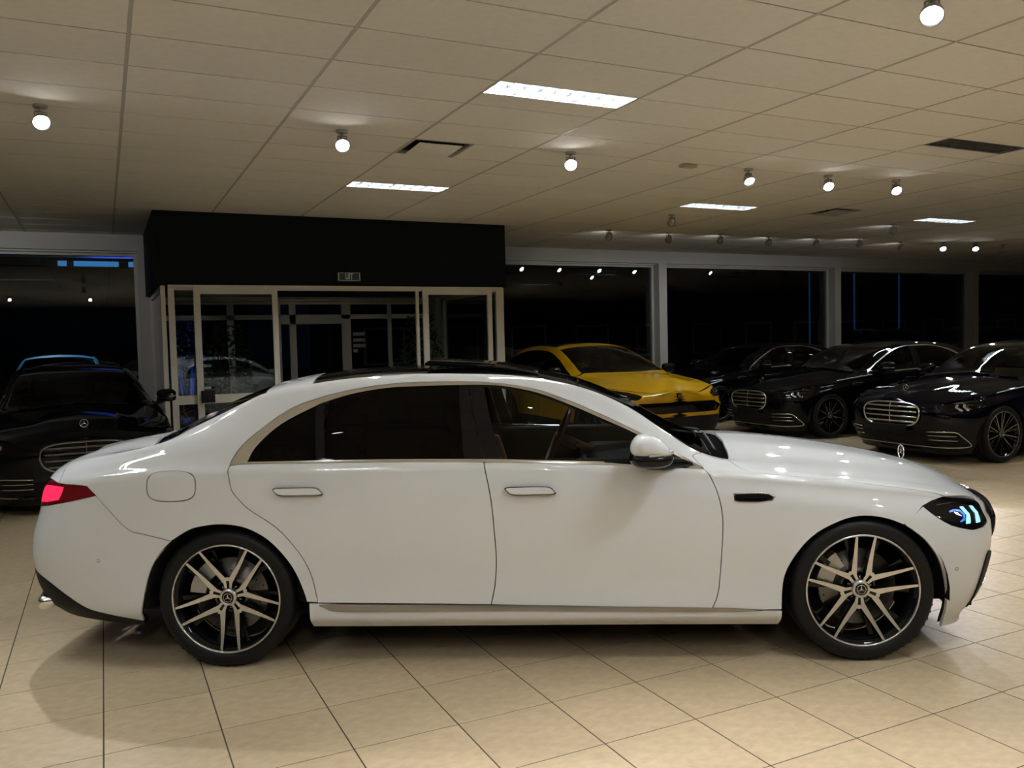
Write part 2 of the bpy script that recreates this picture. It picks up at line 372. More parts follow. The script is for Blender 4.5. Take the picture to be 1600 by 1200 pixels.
# outer door wall at the facade line, with roller shutter case
ow = empty('outer_door_wall'); tag(ow, 'grey outer door wall with twin doors and rolled shutter behind the lobby', 'door wall')
wy = YW + .1
def ob(x0, z0, x1, z1, nm='frame_bar', d=.07): return MB().box((x0, wy, z0), (x1, wy + d, z1)).build(nm, M_wframe, ow)
ob(.76, 2.125, 5.62, 2.205); ob(.76, 2.60, 5.62, 2.75); ob(.76, -.02, 5.62, .06)
for x0, x1 in ((.76, .82), (1.91, 2.02), (2.70, 2.80), (2.95, 3.06), (3.875, 4.035), (4.73, 4.80), (5.55, 5.62)): ob(x0, .06, x1, 2.6, 'mullion')
ob(2.80, 2.04, 3.875, 2.125, 'door_head')
for z in np.arange(2.38, 2.66, .055): MB().rbox((.8, YW + .01, z), (5.6, YW + .05, z + .05), .012, 2).build('shutter_slat', M_shut, ow)
for x0, x1 in ((.82, 1.91), (2.02, 2.70), (2.80, 2.95), (3.06, 3.875), (4.035, 4.73), (4.80, 5.55)):
    MB().box((x0, wy + .03, .06), (x1, wy + .04, 2.125)).build('pane', M_pane_out, ow)
    MB().box((x0, wy + .03, 2.205), (x1, wy + .04, 2.60)).build('pane', M_pane_out, ow)
for z, w_ in ((1.85, .22), (1.74, .22), (1.64, .22), (1.55, .08)): MB().box((4.07, wy - .004, z - .03), (4.07 + w_, wy, z + .03)).build('notice', M_paper, ow)

# ---- louvre lamps, vents
def louvre(i, b, state, label):
    f = 0 if b != 6 else 1
    x = CX0 + CSX * (i + .5); y = CY0 + CSY * b + (.15 if f == 0 else .45); L_, W_ = CSX - .02, .296
    t = empty('louvre_lamp', (x, y, CEIL)); tag(t, label, 'ceiling lamp', 'louvre lamps in the tiled ceiling')
    h = MB(); a, c = L_ / 2, W_ / 2; zt = .075
    h.box((-a, -c, zt), (a, c, zt + .004)); h.box((-a, -c, 0), (-a + .004, c, zt)); h.box((a - .004, -c, 0), (a, c, zt)); h.box((-a, -c, 0), (a, -c + .004, zt)); h.box((-a, c - .004, 0), (a, c, zt))
    h.build('housing', M_louv, t)
    for s in (-1, 1):
        MB().tube([(-a + .02, s * .072, .055), (a - .02, s * .072, .055)], .013, 8).build('tube', M_tube if state == 'on' else M_tubeoff, t)
    l = MB(); l.add([(-a, 0, .003), (a, 0, .003), (a, -.022, .05), (-a, -.022, .05), (a, .022, .05), (-a, .022, .05)], [(0, 1, 2, 3), (0, 5, 4, 1)])
    for s in (-1, 1):
        l.add([(-a, s * c * .985, .003), (a, s * c * .985, .003), (a, s * (c - .02), .05), (-a, s * (c - .02), .05)], [(0, 1, 2, 3)])
    for q in range(10):
        xx = -a + (2 * a) * q / 9
        l.add([(xx, -c, .003), (xx, c, .003), (xx + .012, c, .05), (xx + .012, -c, .05), (xx - .012, c, .05), (xx - .012, -c, .05)], [(0, 1, 2, 3), (0, 5, 4, 1)])
    l.build('louvre', M_fin, t)
    return t
LL = {(2, 0): 'large lit louvre lamp in the ceiling above the white sedan roof', (6, 0): 'unlit grey louvre lamp at the upper right of the ceiling',
      (2, 6): 'lit louvre lamp in the ceiling above the dark fascia', (6, 6): 'lit louvre lamp in the ceiling above the window post', (10, 6): 'farthest small lit louvre lamp at the right of the ceiling'}
for q, ((i, b), st) in enumerate(FIX.items()):
    louvre(i, b, st, LL.get((i, b), 'louvre lamp in the ceiling outside the picture'))
for (i, b), lb in (((2, 3), 'square air vent with tilted plate near the lit lamps'), ((8, 6), 'dark square air vent far right in the ceiling')):
    x = CX0 + CSX * (i + .25); y = CY0 + CSY * (b + .5)
    t = empty('air_vent', (x, y, CEIL)); tag(t, lb, 'air vent')
    mb = MB(); mb.box((-.29, -.295, 0), (-.272, .295, .03)); mb.box((.272, -.295, 0), (.29, .295, .03)); mb.box((-.272, -.295, 0), (.272, -.277, .03)); mb.box((-.272, .277, 0), (.272, .295, .03)); mb.build('vent_frame', M_cgrid, t)
    MB().box((-.272, -.277, .03), (.272, .277, .035)).build('backing', M_black, t)
    Mx = Matrix.Translation((0, 0, -.012)) @ Matrix.Rotation(R(-2), 4, 'X')
    MB().rbox((-.215, -.215, -.008), (.215, .215, .002), .004, 2, M=Mx).build('deflector_plate', M_ctile if i == 2 else M_wframe, t)
    for sx in (-.15, .15): MB().box((sx - .01, -.01, -.01), (sx + .01, .01, .03)).build('hanger', M_black, t)
tag(MB().rbox((5.62, 7.24, CEIL - .035), (5.80, 7.34, CEIL), .01, 2).build('sensor_plate', M_cgrid), 'small dark sensor box on a ceiling tile', 'sensor')

# ---- adjustable ceiling spots
def spot(x, y, aim, state, label, power=1.0):
    """aim: point on the floor the lamp head is turned to; state on/off"""
    t = empty('ceiling_spotlight', (x, y, CEIL)); tag(t, label, 'spotlight', 'adjustable spotlights under the ceiling')
    z = -.115
    d = (Vector(aim) - Vector((x, y, CEIL + z))).normalized()
    MB().lathe([(0, -.022), (.045, -.022), (.05, -.015), (.05, 0)], 16, 'z').build('mount', M_spot, t)
    MB().tube([(0, 0, -.02), (0, 0, -.05)], .010, 8).tube([(.048 * d.y, -.048 * d.x, -.05), (-.048 * d.y, .048 * d.x, -.05)], .006, 6).tube([(.048 * d.y, -.048 * d.x, -.05), (.05 * d.y, -.05 * d.x, z)], .006, 6).tube([(-.048 * d.y, .048 * d.x, -.05), (-.05 * d.y, .05 * d.x, z)], .006, 6).build('bracket', M_spot, t)
    rot = d.to_track_quat('Z', 'Y').to_matrix().to_4x4(); rot.translation = (0, 0, z)
    hd = MB().lathe([(0, -.062), (.022, -.06), (.036, -.03), (.047, .0), (.05, .035), (.047, .037), (.044, .01), (0, .005)], 20, 'z').build('lamp_head', M_spot, t); hd.matrix_local = rot @ Matrix.Scale(1.25, 4)
    ln = MB().lathe([(0, .026), (.030, .024), (.0455, .018)], 20, 'z').build('lens', M_lens if state else M_lens_off, hd)
    if state:
        ld = bpy.data.lights.new('spot_beam', 'SPOT'); ld.energy = SPOT_W * power; ld.spot_size = R(74); ld.spot_blend = .8; ld.shadow_soft_size = .035; ld.color = (1., .985, .97)
        lo = bpy.data.objects.new('spot_beam', ld); COL.objects.link(lo); lo.parent = hd
        lo.matrix_local = Matrix.Translation((0, 0, .045)) @ Matrix.Rotation(math.pi, 4, 'X')
    return t
SP = [(-.34, 7.23, (.3, 3.4, .6), 1, 'lit ceiling spotlight at the far left above the black saloon'), (1.93, 7.18, (1.2, 3.6, .7), 1, 'lit ceiling spotlight left of the square air vent'),
      (4.22, 7.22, (2.2, 3.2, .7), 1, 'lit ceiling spotlight between the two lit lamps above the sedan roof'), (6.51, 7.25, (5.7, 4.6, .0), 1, 'leftmost of three lit spotlights grouped at the right'),
      (7.68, 7.22, (5.6, 3.9, .2), 1, 'middle one of three lit spotlights grouped at the right'), (8.74, 7.16, (6.6, 3.8, .2), 1, 'rightmost of three lit spotlights grouped at the right'),
      (4.14, 3.16, (1.3, 1.0, .0), 1, 'bright spotlight at the upper right corner of the ceiling'),
      (15.79, 11.79, (13., 9., 0), 1, 'left one of two small lit spotlights far right near the facade'), (16.55, 11.6, (14., 9., 0), 1, 'right one of two small lit spotlights far right near the facade')]
for x, y, aim, st, lb in SP: spot(x, y, aim, st, lb, .5 if y < 4 else (.62 if 4 < x < 5 else (.85 if x < 4 else 1.)))
BK = [(7.75, 10.3, 'unlit-looking spotlight turned away above the yellow car'), (7.75, 12.03, 'leftmost small spotlight of the row by the facade'), (9.0, 12.05, 'second small spotlight from the left by the facade'),
      (10.07, 11.96, 'third small spotlight from the left by the facade'), (11.21, 11.96, 'fourth small spotlight from the left by the facade'), (12.32, 11.88, 'fifth small spotlight from the left by the facade'),
      (13.21, 11.65, 'sixth small spotlight from the left by the facade'), (12.18, 10.03, 'small spotlight in front of the facade row at the right'), (14.72, 11.94, 'small spotlight beside the two lit ones at the far right'), (17.6, 11.7, 'rightmost dark spotlight near the facade')]
for q, (x, y, lb) in enumerate(BK): spot(x, y, (x + .6, y + 2.4, 2.0), 1 if q not in (0, 9) else 0, lb, .15 if q < 5 else .08)
# spots over and behind the photographer (the rows go on)
for q, (x, y, aim) in enumerate([(-.4, 3.15, (-.6, 1.6, 0)), (1.95, 3.15, (1.3, 1.3, 0)), (6.5, 3.15, (5.6, 1.5, 0)),
        (-2.6, -1.1, (-.2, 3.2, .6)), (-.3, -1.1, (.7, 3.6, .7)), (1.95, -1.1, (1.8, 3.0, .7)), (4.2, -1.1, (3.2, 2.3, .6)), (6.5, -1.1, (5.0, 2.5, .3)), (8.8, 3.15, (11., 6., .4)), (11.2, 3.15, (10.5, 6.5, .4)), (12.8, 7.2, (10., 4.5, 0.)), (-2.5, 11.9, (-.6, 14.7, 2.3)), (-4.2, 11.9, (-3.4, 14.7, 2.3))]):
    spot(x, y, aim, 1, 'ceiling spotlight outside the picture', .95 if q == 1 else (.6 if q in (0, 2) else (.3 if y > 11 else .15)))
# ================================================================== lofted car body surfaces
def pchip_slopes(X,V):
    # X (K,), V (...,K)
    h=np.diff(X); d=np.diff(V,axis=-1)/h
    m=np.zeros_like(V)
    w1=2*h[1:]+h[:-1]; w2=h[1:]+2*h[:-1]
    a=d[...,:-1]; b=d[...,1:]
    with np.errstate(divide='ignore',invalid='ignore'):
        hm=(w1+w2)/(w1/a+w2/b)
    m[...,1:-1]=np.where(a*b>0,hm,0)
    m[...,0]=d[...,0]; m[...,-1]=d[...,-1]
    return m
def herm(X,V,M,x):
    # V,M (...,K) with leading dims broadcast to x shape ; x (...)
    i=np.clip(np.searchsorted(X,x,side='right')-1,0,len(X)-2)
    h=X[i+1]-X[i]; s=np.clip((x-X[i])/h,0,1)
    if V.ndim==1: v0,v1,m0,m1=V[i],V[i+1],M[i],M[i+1]
    else:
        tk=lambda A,j: np.take_along_axis(A,j[...,None],-1)[...,0]
        v0,v1,m0,m1=tk(V,i),tk(V,i+1),tk(M,i),tk(M,i+1)
    s2=s*s;s3=s2*s
    return (2*s3-3*s2+1)*v0+(s3-2*s2+s)*h*m0+(-2*s3+3*s2)*v1+(s3-s2)*h*m1
class Curve:
    def __init__(s,keys):
        k=np.array(sorted(keys),float); s.X,s.V=k[:,0],k[:,1]; s.M=pchip_slopes(s.X,s.V)
    def __call__(s,x): return herm(s.X,s.V,s.M,np.clip(np.asarray(x,float),s.X[0],s.X[-1]))
class Surf:
    """rows: list of (ykeys, zkeys) per control row bottom->centre. t knots T. nose/tail: xf(z), Lf, pf"""
    def __init__(s,rows,T,nose,tail):
        s.Y=[Curve(a) for a,b in rows]; s.Z=[Curve(b) for a,b in rows]; s.T=np.array(T,float)
        s.xf,s.Lf,s.pf=Curve(nose[0]),nose[1],nose[2]; s.xr,s.Lr,s.pr=Curve(tail[0]),tail[1],tail[2]
    def raw(s,x,t):
        x=np.asarray(x,float);t=np.asarray(t,float)
        VY=np.stack([c(x) for c in s.Y],-1); VZ=np.stack([c(x) for c in s.Z],-1)
        MY=pchip_slopes(s.T,VY); MZ=pchip_slopes(s.T,VZ)
        return herm(s.T,VY,MY,t),herm(s.T,VZ,MZ,t)
    def end(s,x,z):
        d=np.clip((s.xf(z)-x)/s.Lf,0,1); e=(1-(1-d)**s.pf)**(1/s.pf)
        d=np.clip((x-s.xr(z))/s.Lr,0,1); return e*(1-(1-d)**s.pr)**(1/s.pr)
    def yz(s,x,t):
        y,z=s.raw(x,t); return y*s.end(x,z),z
    def t_of_z(s,x,z):
        x=np.atleast_1d(np.asarray(x,float)); z=np.atleast_1d(np.asarray(z,float)); g=np.linspace(0,1,401)
        zz=s.raw(np.repeat(x,401),np.tile(g,len(x)))[1].reshape(len(x),401)
        return np.array([np.interp(b,np.maximum.accumulate(q),g) for q,b in zip(zz,z)])
    def t_of_y(s,x,y):
        x=np.atleast_1d(np.asarray(x,float)); y=np.atleast_1d(np.asarray(y,float)); g=np.linspace(.35,1,401)
        yy=s.yz(np.repeat(x,401),np.tile(g,len(x)))[0].reshape(len(x),401)
        return np.array([np.interp(-b,np.maximum.accumulate(-q),g) for q,b in zip(yy,y)])
KT = 2.3     # metres of section length per unit t
def cr(pts, n=6, closed=False):
    """Catmull-Rom smoothing of a polyline"""
    P = np.array(pts, float); N = len(P); out = []
    if N < 3: return P
    for i in range(N if closed else N - 1):
        p0 = P[i - 1] if (i or closed) else 2 * P[0] - P[1]; p1 = P[i]; p2 = P[(i + 1) % N]; p3 = P[(i + 2) % N] if (i + 2 < N or closed) else 2 * P[-1] - P[-2]
        for s in np.arange(n) / n:
            out.append(.5 * ((2 * p1) + (-p0 + p2) * s + (2 * p0 - 5 * p1 + 4 * p2 - p3) * s * s + (-p0 + 3 * p1 - 3 * p2 + p3) * s ** 3))
    if not closed: out.append(P[-1])
    return np.array(out)
def xt(S, pts):
    P = np.array(pts, float); return np.stack([P[:, 0], S.t_of_z(P[:, 0], P[:, 1])], 1)
def xy(S, pts):
    P = np.array(pts, float); return np.stack([P[:, 0], S.t_of_y(P[:, 0], P[:, 1])], 1)
def xend(S, t, front=True):
    t = np.asarray(t, float); x = np.full(t.shape, 4.0 if front else -1.1)
    for _ in range(30): x = .5 * x + .5 * (S.xf if front else S.xr)(S.raw(x, t)[1])
    return x
def inside(poly, pts):
    x, y = pts[:, 0], pts[:, 1]; r = np.zeros(len(pts), bool); n = len(poly); j = n - 1
    for i in range(n):
        xi, yi = poly[i]; xj, yj = poly[j]
        if yi != yj: r ^= ((yi > y) != (yj > y)) & (x < (xj - xi) * (y - yi) / (yj - yi) + xi)
        j = i
    return r
def dist(poly, pts):
    a = poly; b = np.roll(poly, -1, 0); d = np.full(len(pts), 9e9)
    for p, q in zip(a, b):
        v = q - p; L2 = (v @ v) or 1e-12; s = np.clip(((pts - p) @ v) / L2, 0, 1); d = np.minimum(d, np.hypot(*(pts - p - s[:, None] * v).T))
    return d
def densify(P, st):
    out = []
    for p, q in zip(P, np.roll(P, -1, 0)):
        n = max(1, int(math.ceil(np.hypot(*(q - p)) / st)))
        for k_ in range(n): out.append(p + (q - p) * k_ / n)
    return np.array(out)
def ccw(P):
    x, y = P[:, 0], P[:, 1]; return P if (x * np.roll(y, -1) - y * np.roll(x, -1)).sum() > 0 else P[::-1]
def pmap(S, Q, off=0.):
    """domain points (x,t) -> 3-D positions and unit normals on the +y side"""
    x, t = Q[:, 0].copy(), np.clip(Q[:, 1], 0, 1)
    y, z = S.yz(x, t); e = 6e-4
    xe, xr_ = S.xf(z), S.xr(z); xs = np.clip(x, xr_ + 1.2e-3, xe - 1.2e-3); ts = np.clip(t, .002, .998)
    f = lambda a, b: np.stack([a, *S.yz(a, b)], 1)
    dx = f(xs + e, ts) - f(xs - e, ts); dt = f(xs, ts + e) - f(xs, ts - e)
    n = np.cross(dt, dx); n /= np.linalg.norm(n, axis=1)[:, None] + 1e-12
    flat = (t > .9985) | (y < .012); n[flat, 1] = 0; n /= np.linalg.norm(n, axis=1)[:, None] + 1e-12
    return np.stack([x, y, z], 1) + n * off, n
def panel_data(S, poly, holes=(), inset=.0025, off=0., depth=.014, st=.032):
    P = ccw(np.array(poly, float) * [1, KT]); P = densify(P, st); Hs = [densify(ccw(np.array(h, float) * [1, KT])[::-1], st * .6) for h in holes]
    def shrink(P):
        a = P - np.roll(P, 1, 0); b = np.roll(P, -1, 0) - P
        na = np.stack([-a[:, 1], a[:, 0]], 1); nb = np.stack([-b[:, 1], b[:, 0]], 1)
        na /= np.linalg.norm(na, axis=1)[:, None] + 1e-12; nb /= np.linalg.norm(nb, axis=1)[:, None] + 1e-12
        n = na + nb; L = np.linalg.norm(n, axis=1)[:, None]; n = n / (L + 1e-9) * np.minimum(2 / (L + 1e-6), 1.6)
        Q = P + n * inset; t = P[:, 1] / KT; z = S.raw(P[:, 0], np.clip(t, 0, 1))[1]
        cen = t > .9985; Q[cen, 1] = KT
        en = (np.abs(S.xf(z) - P[:, 0]) < 1.5e-3) | (np.abs(S.xr(z) - P[:, 0]) < 1.5e-3); Q[en] = P[en]
        return Q, cen | en
    P, fixP = shrink(P); Hs2 = [shrink(h) for h in Hs]
    lo, hi = P.min(0), P.max(0)
    gx = np.arange(math.floor(lo[0] / st), math.ceil(hi[0] / st) + 1) * st; gt = np.arange(math.floor(lo[1] / st), math.ceil(hi[1] / st) + 1) * st
    G = np.stack(np.meshgrid(gx, gt), -1).reshape(-1, 2); G = G[(G[:, 1] > 0) & (G[:, 1] < KT)]
    ds = np.array([.0008, .003, .007, .013, .021, .032, .046, .064]); t_ = gt[(gt > 0) & (gt < KT)] / KT
    if hi[0] > 3.6 or lo[0] < -.95:
        ex = [G]
        for fr_ in (True, False):
            xe = xend(S, t_, fr_)
            for d in ds: ex.append(np.stack([xe - d if fr_ else xe + d, t_ * KT], 1))
            z = S.raw(G[:, 0], G[:, 1] / KT)[1]
            keep = (S.xf(z) - G[:, 0] > .075) if fr_ else (G[:, 0] - S.xr(z) > .075)
            ex[0] = ex[0][keep]; G = ex[0]
        G = np.concatenate(ex)
    G = G[(G > lo).all(1) & (G < hi).all(1)]
    if len(G):
        dd = dist(P, G); msk = inside(P, G)
        z = S.raw(G[:, 0], G[:, 1] / KT)[1]; near = np.minimum(S.xf(z) - G[:, 0], G[:, 0] - S.xr(z)) < .07
        msk &= dd > np.where(near, .004, .42 * st)
        for h, _ in Hs2: msk &= ~inside(h, G) & (dist(h, G) > .42 * st)
        G = G[msk]
    loops = [P] + [h for h, _ in Hs2]; V = np.concatenate(loops + [G]); E_ = []; b = 0
    for l in loops: E_ += [(b + i, b + (i + 1) % len(l)) for i in range(len(l))]; b += len(l)
    rv, re_, rf, _, _, _ = delaunay_2d_cdt([Vector(v) for v in V], E_, [], 0, 1e-7)
    rv = np.array([(v.x, v.y) for v in rv]); F = np.array([f[:3] for f in rf if len(f) == 3])
    cen = rv[F].mean(1); k_ = inside(P, cen)
    for h, _ in Hs2: k_ &= ~inside(h, cen)
    F = F[k_]; Q = rv / [1, KT]; pos, nor = pmap(S, Q, off)
    # fold the edges inwards
    ev, ef, en = [], [], []
    if depth:
        for l, fx in [(P, fixP)] + Hs2:
            p, n = pmap(S, l / [1, KT], off); base = len(pos) + len(ev); N = len(l)
            ev += list(p) + list(p - n * depth)
            for i in range(N):
                if not (fx[i] and fx[(i + 1) % N]): ef.append((base + i, base + N + i, base + N + (i + 1) % N, base + (i + 1) % N))
    V3 = np.concatenate([pos, np.array(ev).reshape(-1, 3)]) if ev else pos
    N3 = np.concatenate([nor, np.zeros((len(ev), 3))]) if ev else nor
    used = np.zeros(len(V3), bool); used[F.ravel()] = True
    for f in ef: used[list(f)] = True
    idx = np.cumsum(used) - 1
    # orientation: make the faces look along the normals
    a, b_, c = (V3[F[:, i]] for i in range(3)); fl = (np.cross(b_ - a, c - a) * N3[F[:, 0]]).sum(1) < 0; F[fl] = F[fl][:, ::-1]
    return V3[used], N3[used], [tuple(int(idx[i]) for i in f) for f in F] + [tuple(int(idx[i]) for i in f) for f in ef]
def panel(name, S, poly, mats, parent, sides=(1, -1), join=False, **kw):
    """one curved body panel per side (or both halves joined at the centre line)"""
    V, N, F = panel_data(S, poly, **kw); out = []
    def mk(parts):
        me = bpy.data.meshes.new(name); vs, ns, fs = [], [], []
        for s in parts:
            b = len(vs); vs += [(v[0], s * v[1], v[2]) for v in V]; ns += [(n[0], s * n[1], n[2]) for n in N]
            fs += [tuple(i + b for i in (f if s > 0 else f[::-1])) for f in F]
        me.from_pydata(vs, [], fs); me.polygons.foreach_set('use_smooth', [True] * len(fs)); me.update()
        me.normals_split_custom_set_from_vertices(ns); return link(name, me, mats, parent)
    if join: return [mk(sides)]
    return [mk((s,)) for s in sides]
class Nose:
    """front face of a body surface as x(y,z), for grilles and trims"""
    def __init__(s, S, z0=.15, z1=.86):
        s.z = np.linspace(z0, z1, 40); s.S = S; s.tab = []
        for z in s.z:
            xf = float(S.xf(z)); xs = xf - np.concatenate([[0], np.geomspace(.0005, 1.0, 90)]); 
            t = S.t_of_z(xs, np.full(len(xs), z))
            y = S.yz(xs, t)[0]; s.tab.append((np.maximum.accumulate(y), xs))
    def x(s, y, z):
        i = min(max((z - s.z[0]) / (s.z[1] - s.z[0]), 0), len(s.z) - 1.001); k_ = int(i); f = i - k_
        g = lambda q: np.interp(abs(y), s.tab[q][0], s.tab[q][1])
        return float(g(k_) * (1 - f) + g(k_ + 1) * f)
    def p(s, y, z, off=0.): return Vector((s.x(y, z) + off, y, z))
    def plate(s, mb, poly, off=.004, back=.03, mi=0, st=.05):
        P = densify(ccw(np.array(poly, float)), st); lo, hi = P.min(0), P.max(0)
        G = np.stack(np.meshgrid(np.arange(lo[0], hi[0], st), np.arange(lo[1], hi[1], st)), -1).reshape(-1, 2); G = G[inside(P, G)]
        if len(G): G = G[dist(P, G) > st * .4]
        V = np.concatenate([P, G]); rv, _, rf, _, _, _ = delaunay_2d_cdt([Vector(v) for v in V], [(i, (i + 1) % len(P)) for i in range(len(P))], [], 0, 1e-7)
        rv = np.array([(v.x, v.y) for v in rv]); F = [f for f in rf if len(f) == 3]; k_ = inside(P, np.array([rv[list(f)].mean(0) for f in F])); F = [f for f, q in zip(F, k_) if q]
        pts = [s.p(y, z, off) for y, z in rv]; mb.add(pts, F, mi, True)
        n = len(P); mb.add([s.p(y, z, off) for y, z in P] + [s.p(y, z, off - back) for y, z in P], [(i, (i + 1) % n, n + (i + 1) % n, n + i) for i in range(n)], mi)
        return mb
# ---- section table of the long saloon (metres; x forward from the rear axle, rows from sill to centre line)
def row(ys,zs): return (ys,zs)
SED_ROWS=[
 # bottom
 row([(-1.2,.80),(-.4,.88),(.4,.90),(2.8,.90),(3.6,.925),(4.1,.90)], [(-1.2,.24),(-1.0,.235),(-.8,.225),(-.45,.205),(.4,.195),(2.8,.178),(3.65,.135),(3.9,.115),(4.1,.12)]),
 # sill bulge
 row([(-1.2,.90),(-.4,.945),(.4,.962),(2.8,.962),(3.6,.95),(4.1,.915)], [(-1.2,.33),(-.5,.30),(.4,.265),(2.8,.25),(3.6,.25),(4.1,.24)]),
 # lower door
 row([(-1.2,.92),(-.4,.958),(.4,.955),(1.5,.945),(2.6,.95),(3.6,.958),(4.1,.92)], [(-1.2,.50),(-.5,.47),(.4,.44),(2.8,.43),(3.6,.43),(4.1,.43)]),
 row([(-1.2,.93),(-.4,.965),(.4,.965),(1.5,.955),(2.6,.96),(3.6,.965),(4.1,.93)], [(-1.2,.62),(0,.63),(2.8,.60),(4.1,.55)]),
 row([(-1.2,.92),(-.4,.962),(.4,.968),(1.5,.962),(2.6,.960),(3.4,.955),(3.8,.94),(4.1,.91)], [(-1.2,.77),(0,.86),(1.5,.85),(2.8,.80),(3.6,.70),(4.1,.63)]),
 # shoulder crease
 row([(-1.2,.90),(-.9,.925),(-.4,.948),(.1,.952),(1.5,.944),(2.45,.935),(3.0,.925),(3.5,.905),(3.8,.875),(4.1,.84)],
     [(-1.2,.88),(-.9,.945),(-.4,1.0),(.1,1.014),(1.3,1.012),(2.0,.986),(2.45,.957),(3.0,.905),(3.5,.845),(3.8,.775),(4.1,.68)]),
 # belt / fender top
 row([(-1.2,.85),(-.9,.885),(-.4,.915),(.1,.925),(1.5,.915),(2.45,.905),(3.0,.88),(3.5,.845),(3.8,.80),(4.1,.77)],
     [(-1.2,.915),(-.9,.985),(-.4,1.035),(.1,1.045),(.84,1.049),(1.33,1.04),(1.7,1.026),(2.02,1.011),(2.42,.985),(2.6,.968),(3.0,.925),(3.5,.862),(3.8,.795),(4.1,.70)]),
 # glass mid / hood edge / trunk edge
 row([(-1.2,.78),(-.9,.82),(-.5,.85),(-.2,.855),(.1,.845),(.5,.815),(1.3,.815),(1.8,.82),(2.1,.835),(2.4,.85),(2.6,.84),(3.0,.80),(3.5,.76),(3.8,.71),(4.1,.68)],
     [(-1.2,.945),(-.9,1.02),(-.5,1.085),(-.2,1.12),(.1,1.16),(.5,1.24),(1.0,1.255),(1.5,1.24),(1.8,1.18),(2.1,1.105),(2.4,1.015),(2.6,.985),(3.0,.938),(3.5,.873),(3.8,.81),(4.1,.715)]),
 # rail
 row([(-1.2,.70),(-.9,.74),(-.5,.78),(-.2,.765),(.1,.735),(.5,.67),(.9,.655),(1.4,.665),(1.8,.70),(2.1,.755),(2.4,.80),(2.6,.77),(3.0,.70),(3.5,.66),(3.8,.60),(4.1,.56)],
     [(-1.2,.96),(-.9,1.045),(-.5,1.12),(-.2,1.19),(.1,1.275),(.5,1.40),(.9,1.438),(1.3,1.435),(1.55,1.40),(1.8,1.325),(2.1,1.19),(2.4,1.045),(2.6,.998),(3.0,.952),(3.5,.888),(3.8,.826),(4.1,.73)]),
 # roof edge top (edge of roof glass, windscreen and rear window)
 row([(-1.2,.58),(-.9,.60),(-.5,.63),(-.4,.64),(-.13,.63),(0,.61),(.13,.59),(.4,.575),(.9,.57),(1.45,.575),(1.83,.60),(1.96,.63),(2.13,.66),(2.29,.70),(2.45,.74),(2.58,.72),(2.8,.62),(3.0,.54),(3.5,.50),(3.8,.46),(4.1,.42)],
     [(-1.2,.975),(-.9,1.063),(-.62,1.10),(-.48,1.117),(-.40,1.147),(-.27,1.21),(-.13,1.273),(.005,1.338),(.13,1.391),(.4,1.437),(.6,1.46),(.8,1.47),(1.0,1.476),(1.27,1.469),(1.45,1.459),(1.62,1.438),(1.72,1.419),(1.825,1.392),(1.96,1.345),(2.13,1.256),(2.29,1.143),(2.45,1.043),(2.58,1.003),(2.8,.985),(3.0,.968),(3.5,.91),(3.8,.845),(4.1,.745)]),
 row([(-1.2,.3),(4.1,.3)],
     [(-1.2,.985),(-.9,1.085),(-.6,1.128),(-.4,1.215),(-.13,1.345),(.005,1.392),(.13,1.426),(.4,1.474),(.6,1.492),(.9,1.501),(1.3,1.496),(1.55,1.470),(1.72,1.440),(1.83,1.412),(1.96,1.365),(2.13,1.280),(2.29,1.184),(2.45,1.095),(2.6,1.04),(2.8,1.034),(3.0,1.015),(3.5,.942),(3.8,.865),(4.1,.757)]),
 row([(-1.2,0),(4.1,0)],
     [(-1.2,.99),(-1.1,1.05),(-.9,1.092),(-.66,1.134),(-.4,1.255),(-.1,1.382),(.1,1.438),(.3,1.474),(.58,1.502),(.92,1.51),(1.3,1.503),(1.55,1.476),(1.72,1.446),(1.83,1.419),(1.96,1.374),(2.13,1.292),(2.29,1.20),(2.45,1.115),(2.62,1.060),(2.8,1.05),(3.0,1.033),(3.24,1.0),(3.6,.932),(3.83,.872),(4.0,.81),(4.1,.76)]),
]
SED_T=[0,.045,.12,.20,.30,.385,.425,.545,.645,.735,.865,1]
SED_NOSE=([(.15,3.905),(.25,3.975),(.35,4.025),(.5,4.06),(.62,4.065),(.7,4.06),(.76,4.035),(.82,4.005)],1.0,3.9)
SED_TAIL=([(.2,-1.09),(.3,-1.14),(.45,-1.195),(.55,-1.205),(.65,-1.195),(.8,-1.15),(.95,-1.12),(1.05,-1.11)],1.0,5.0)
# a row just under the shoulder keeps its crease crisp
_c=SED_ROWS[5]; SED_ROWS.insert(5,([(a,b+.0035) for a,b in _c[0]],[(a,b-.026) for a,b in _c[1]]))
SUV_T=list(SED_T); SED_T.insert(5,.372)
SED=Surf(SED_ROWS,SED_T,SED_NOSE,SED_TAIL)
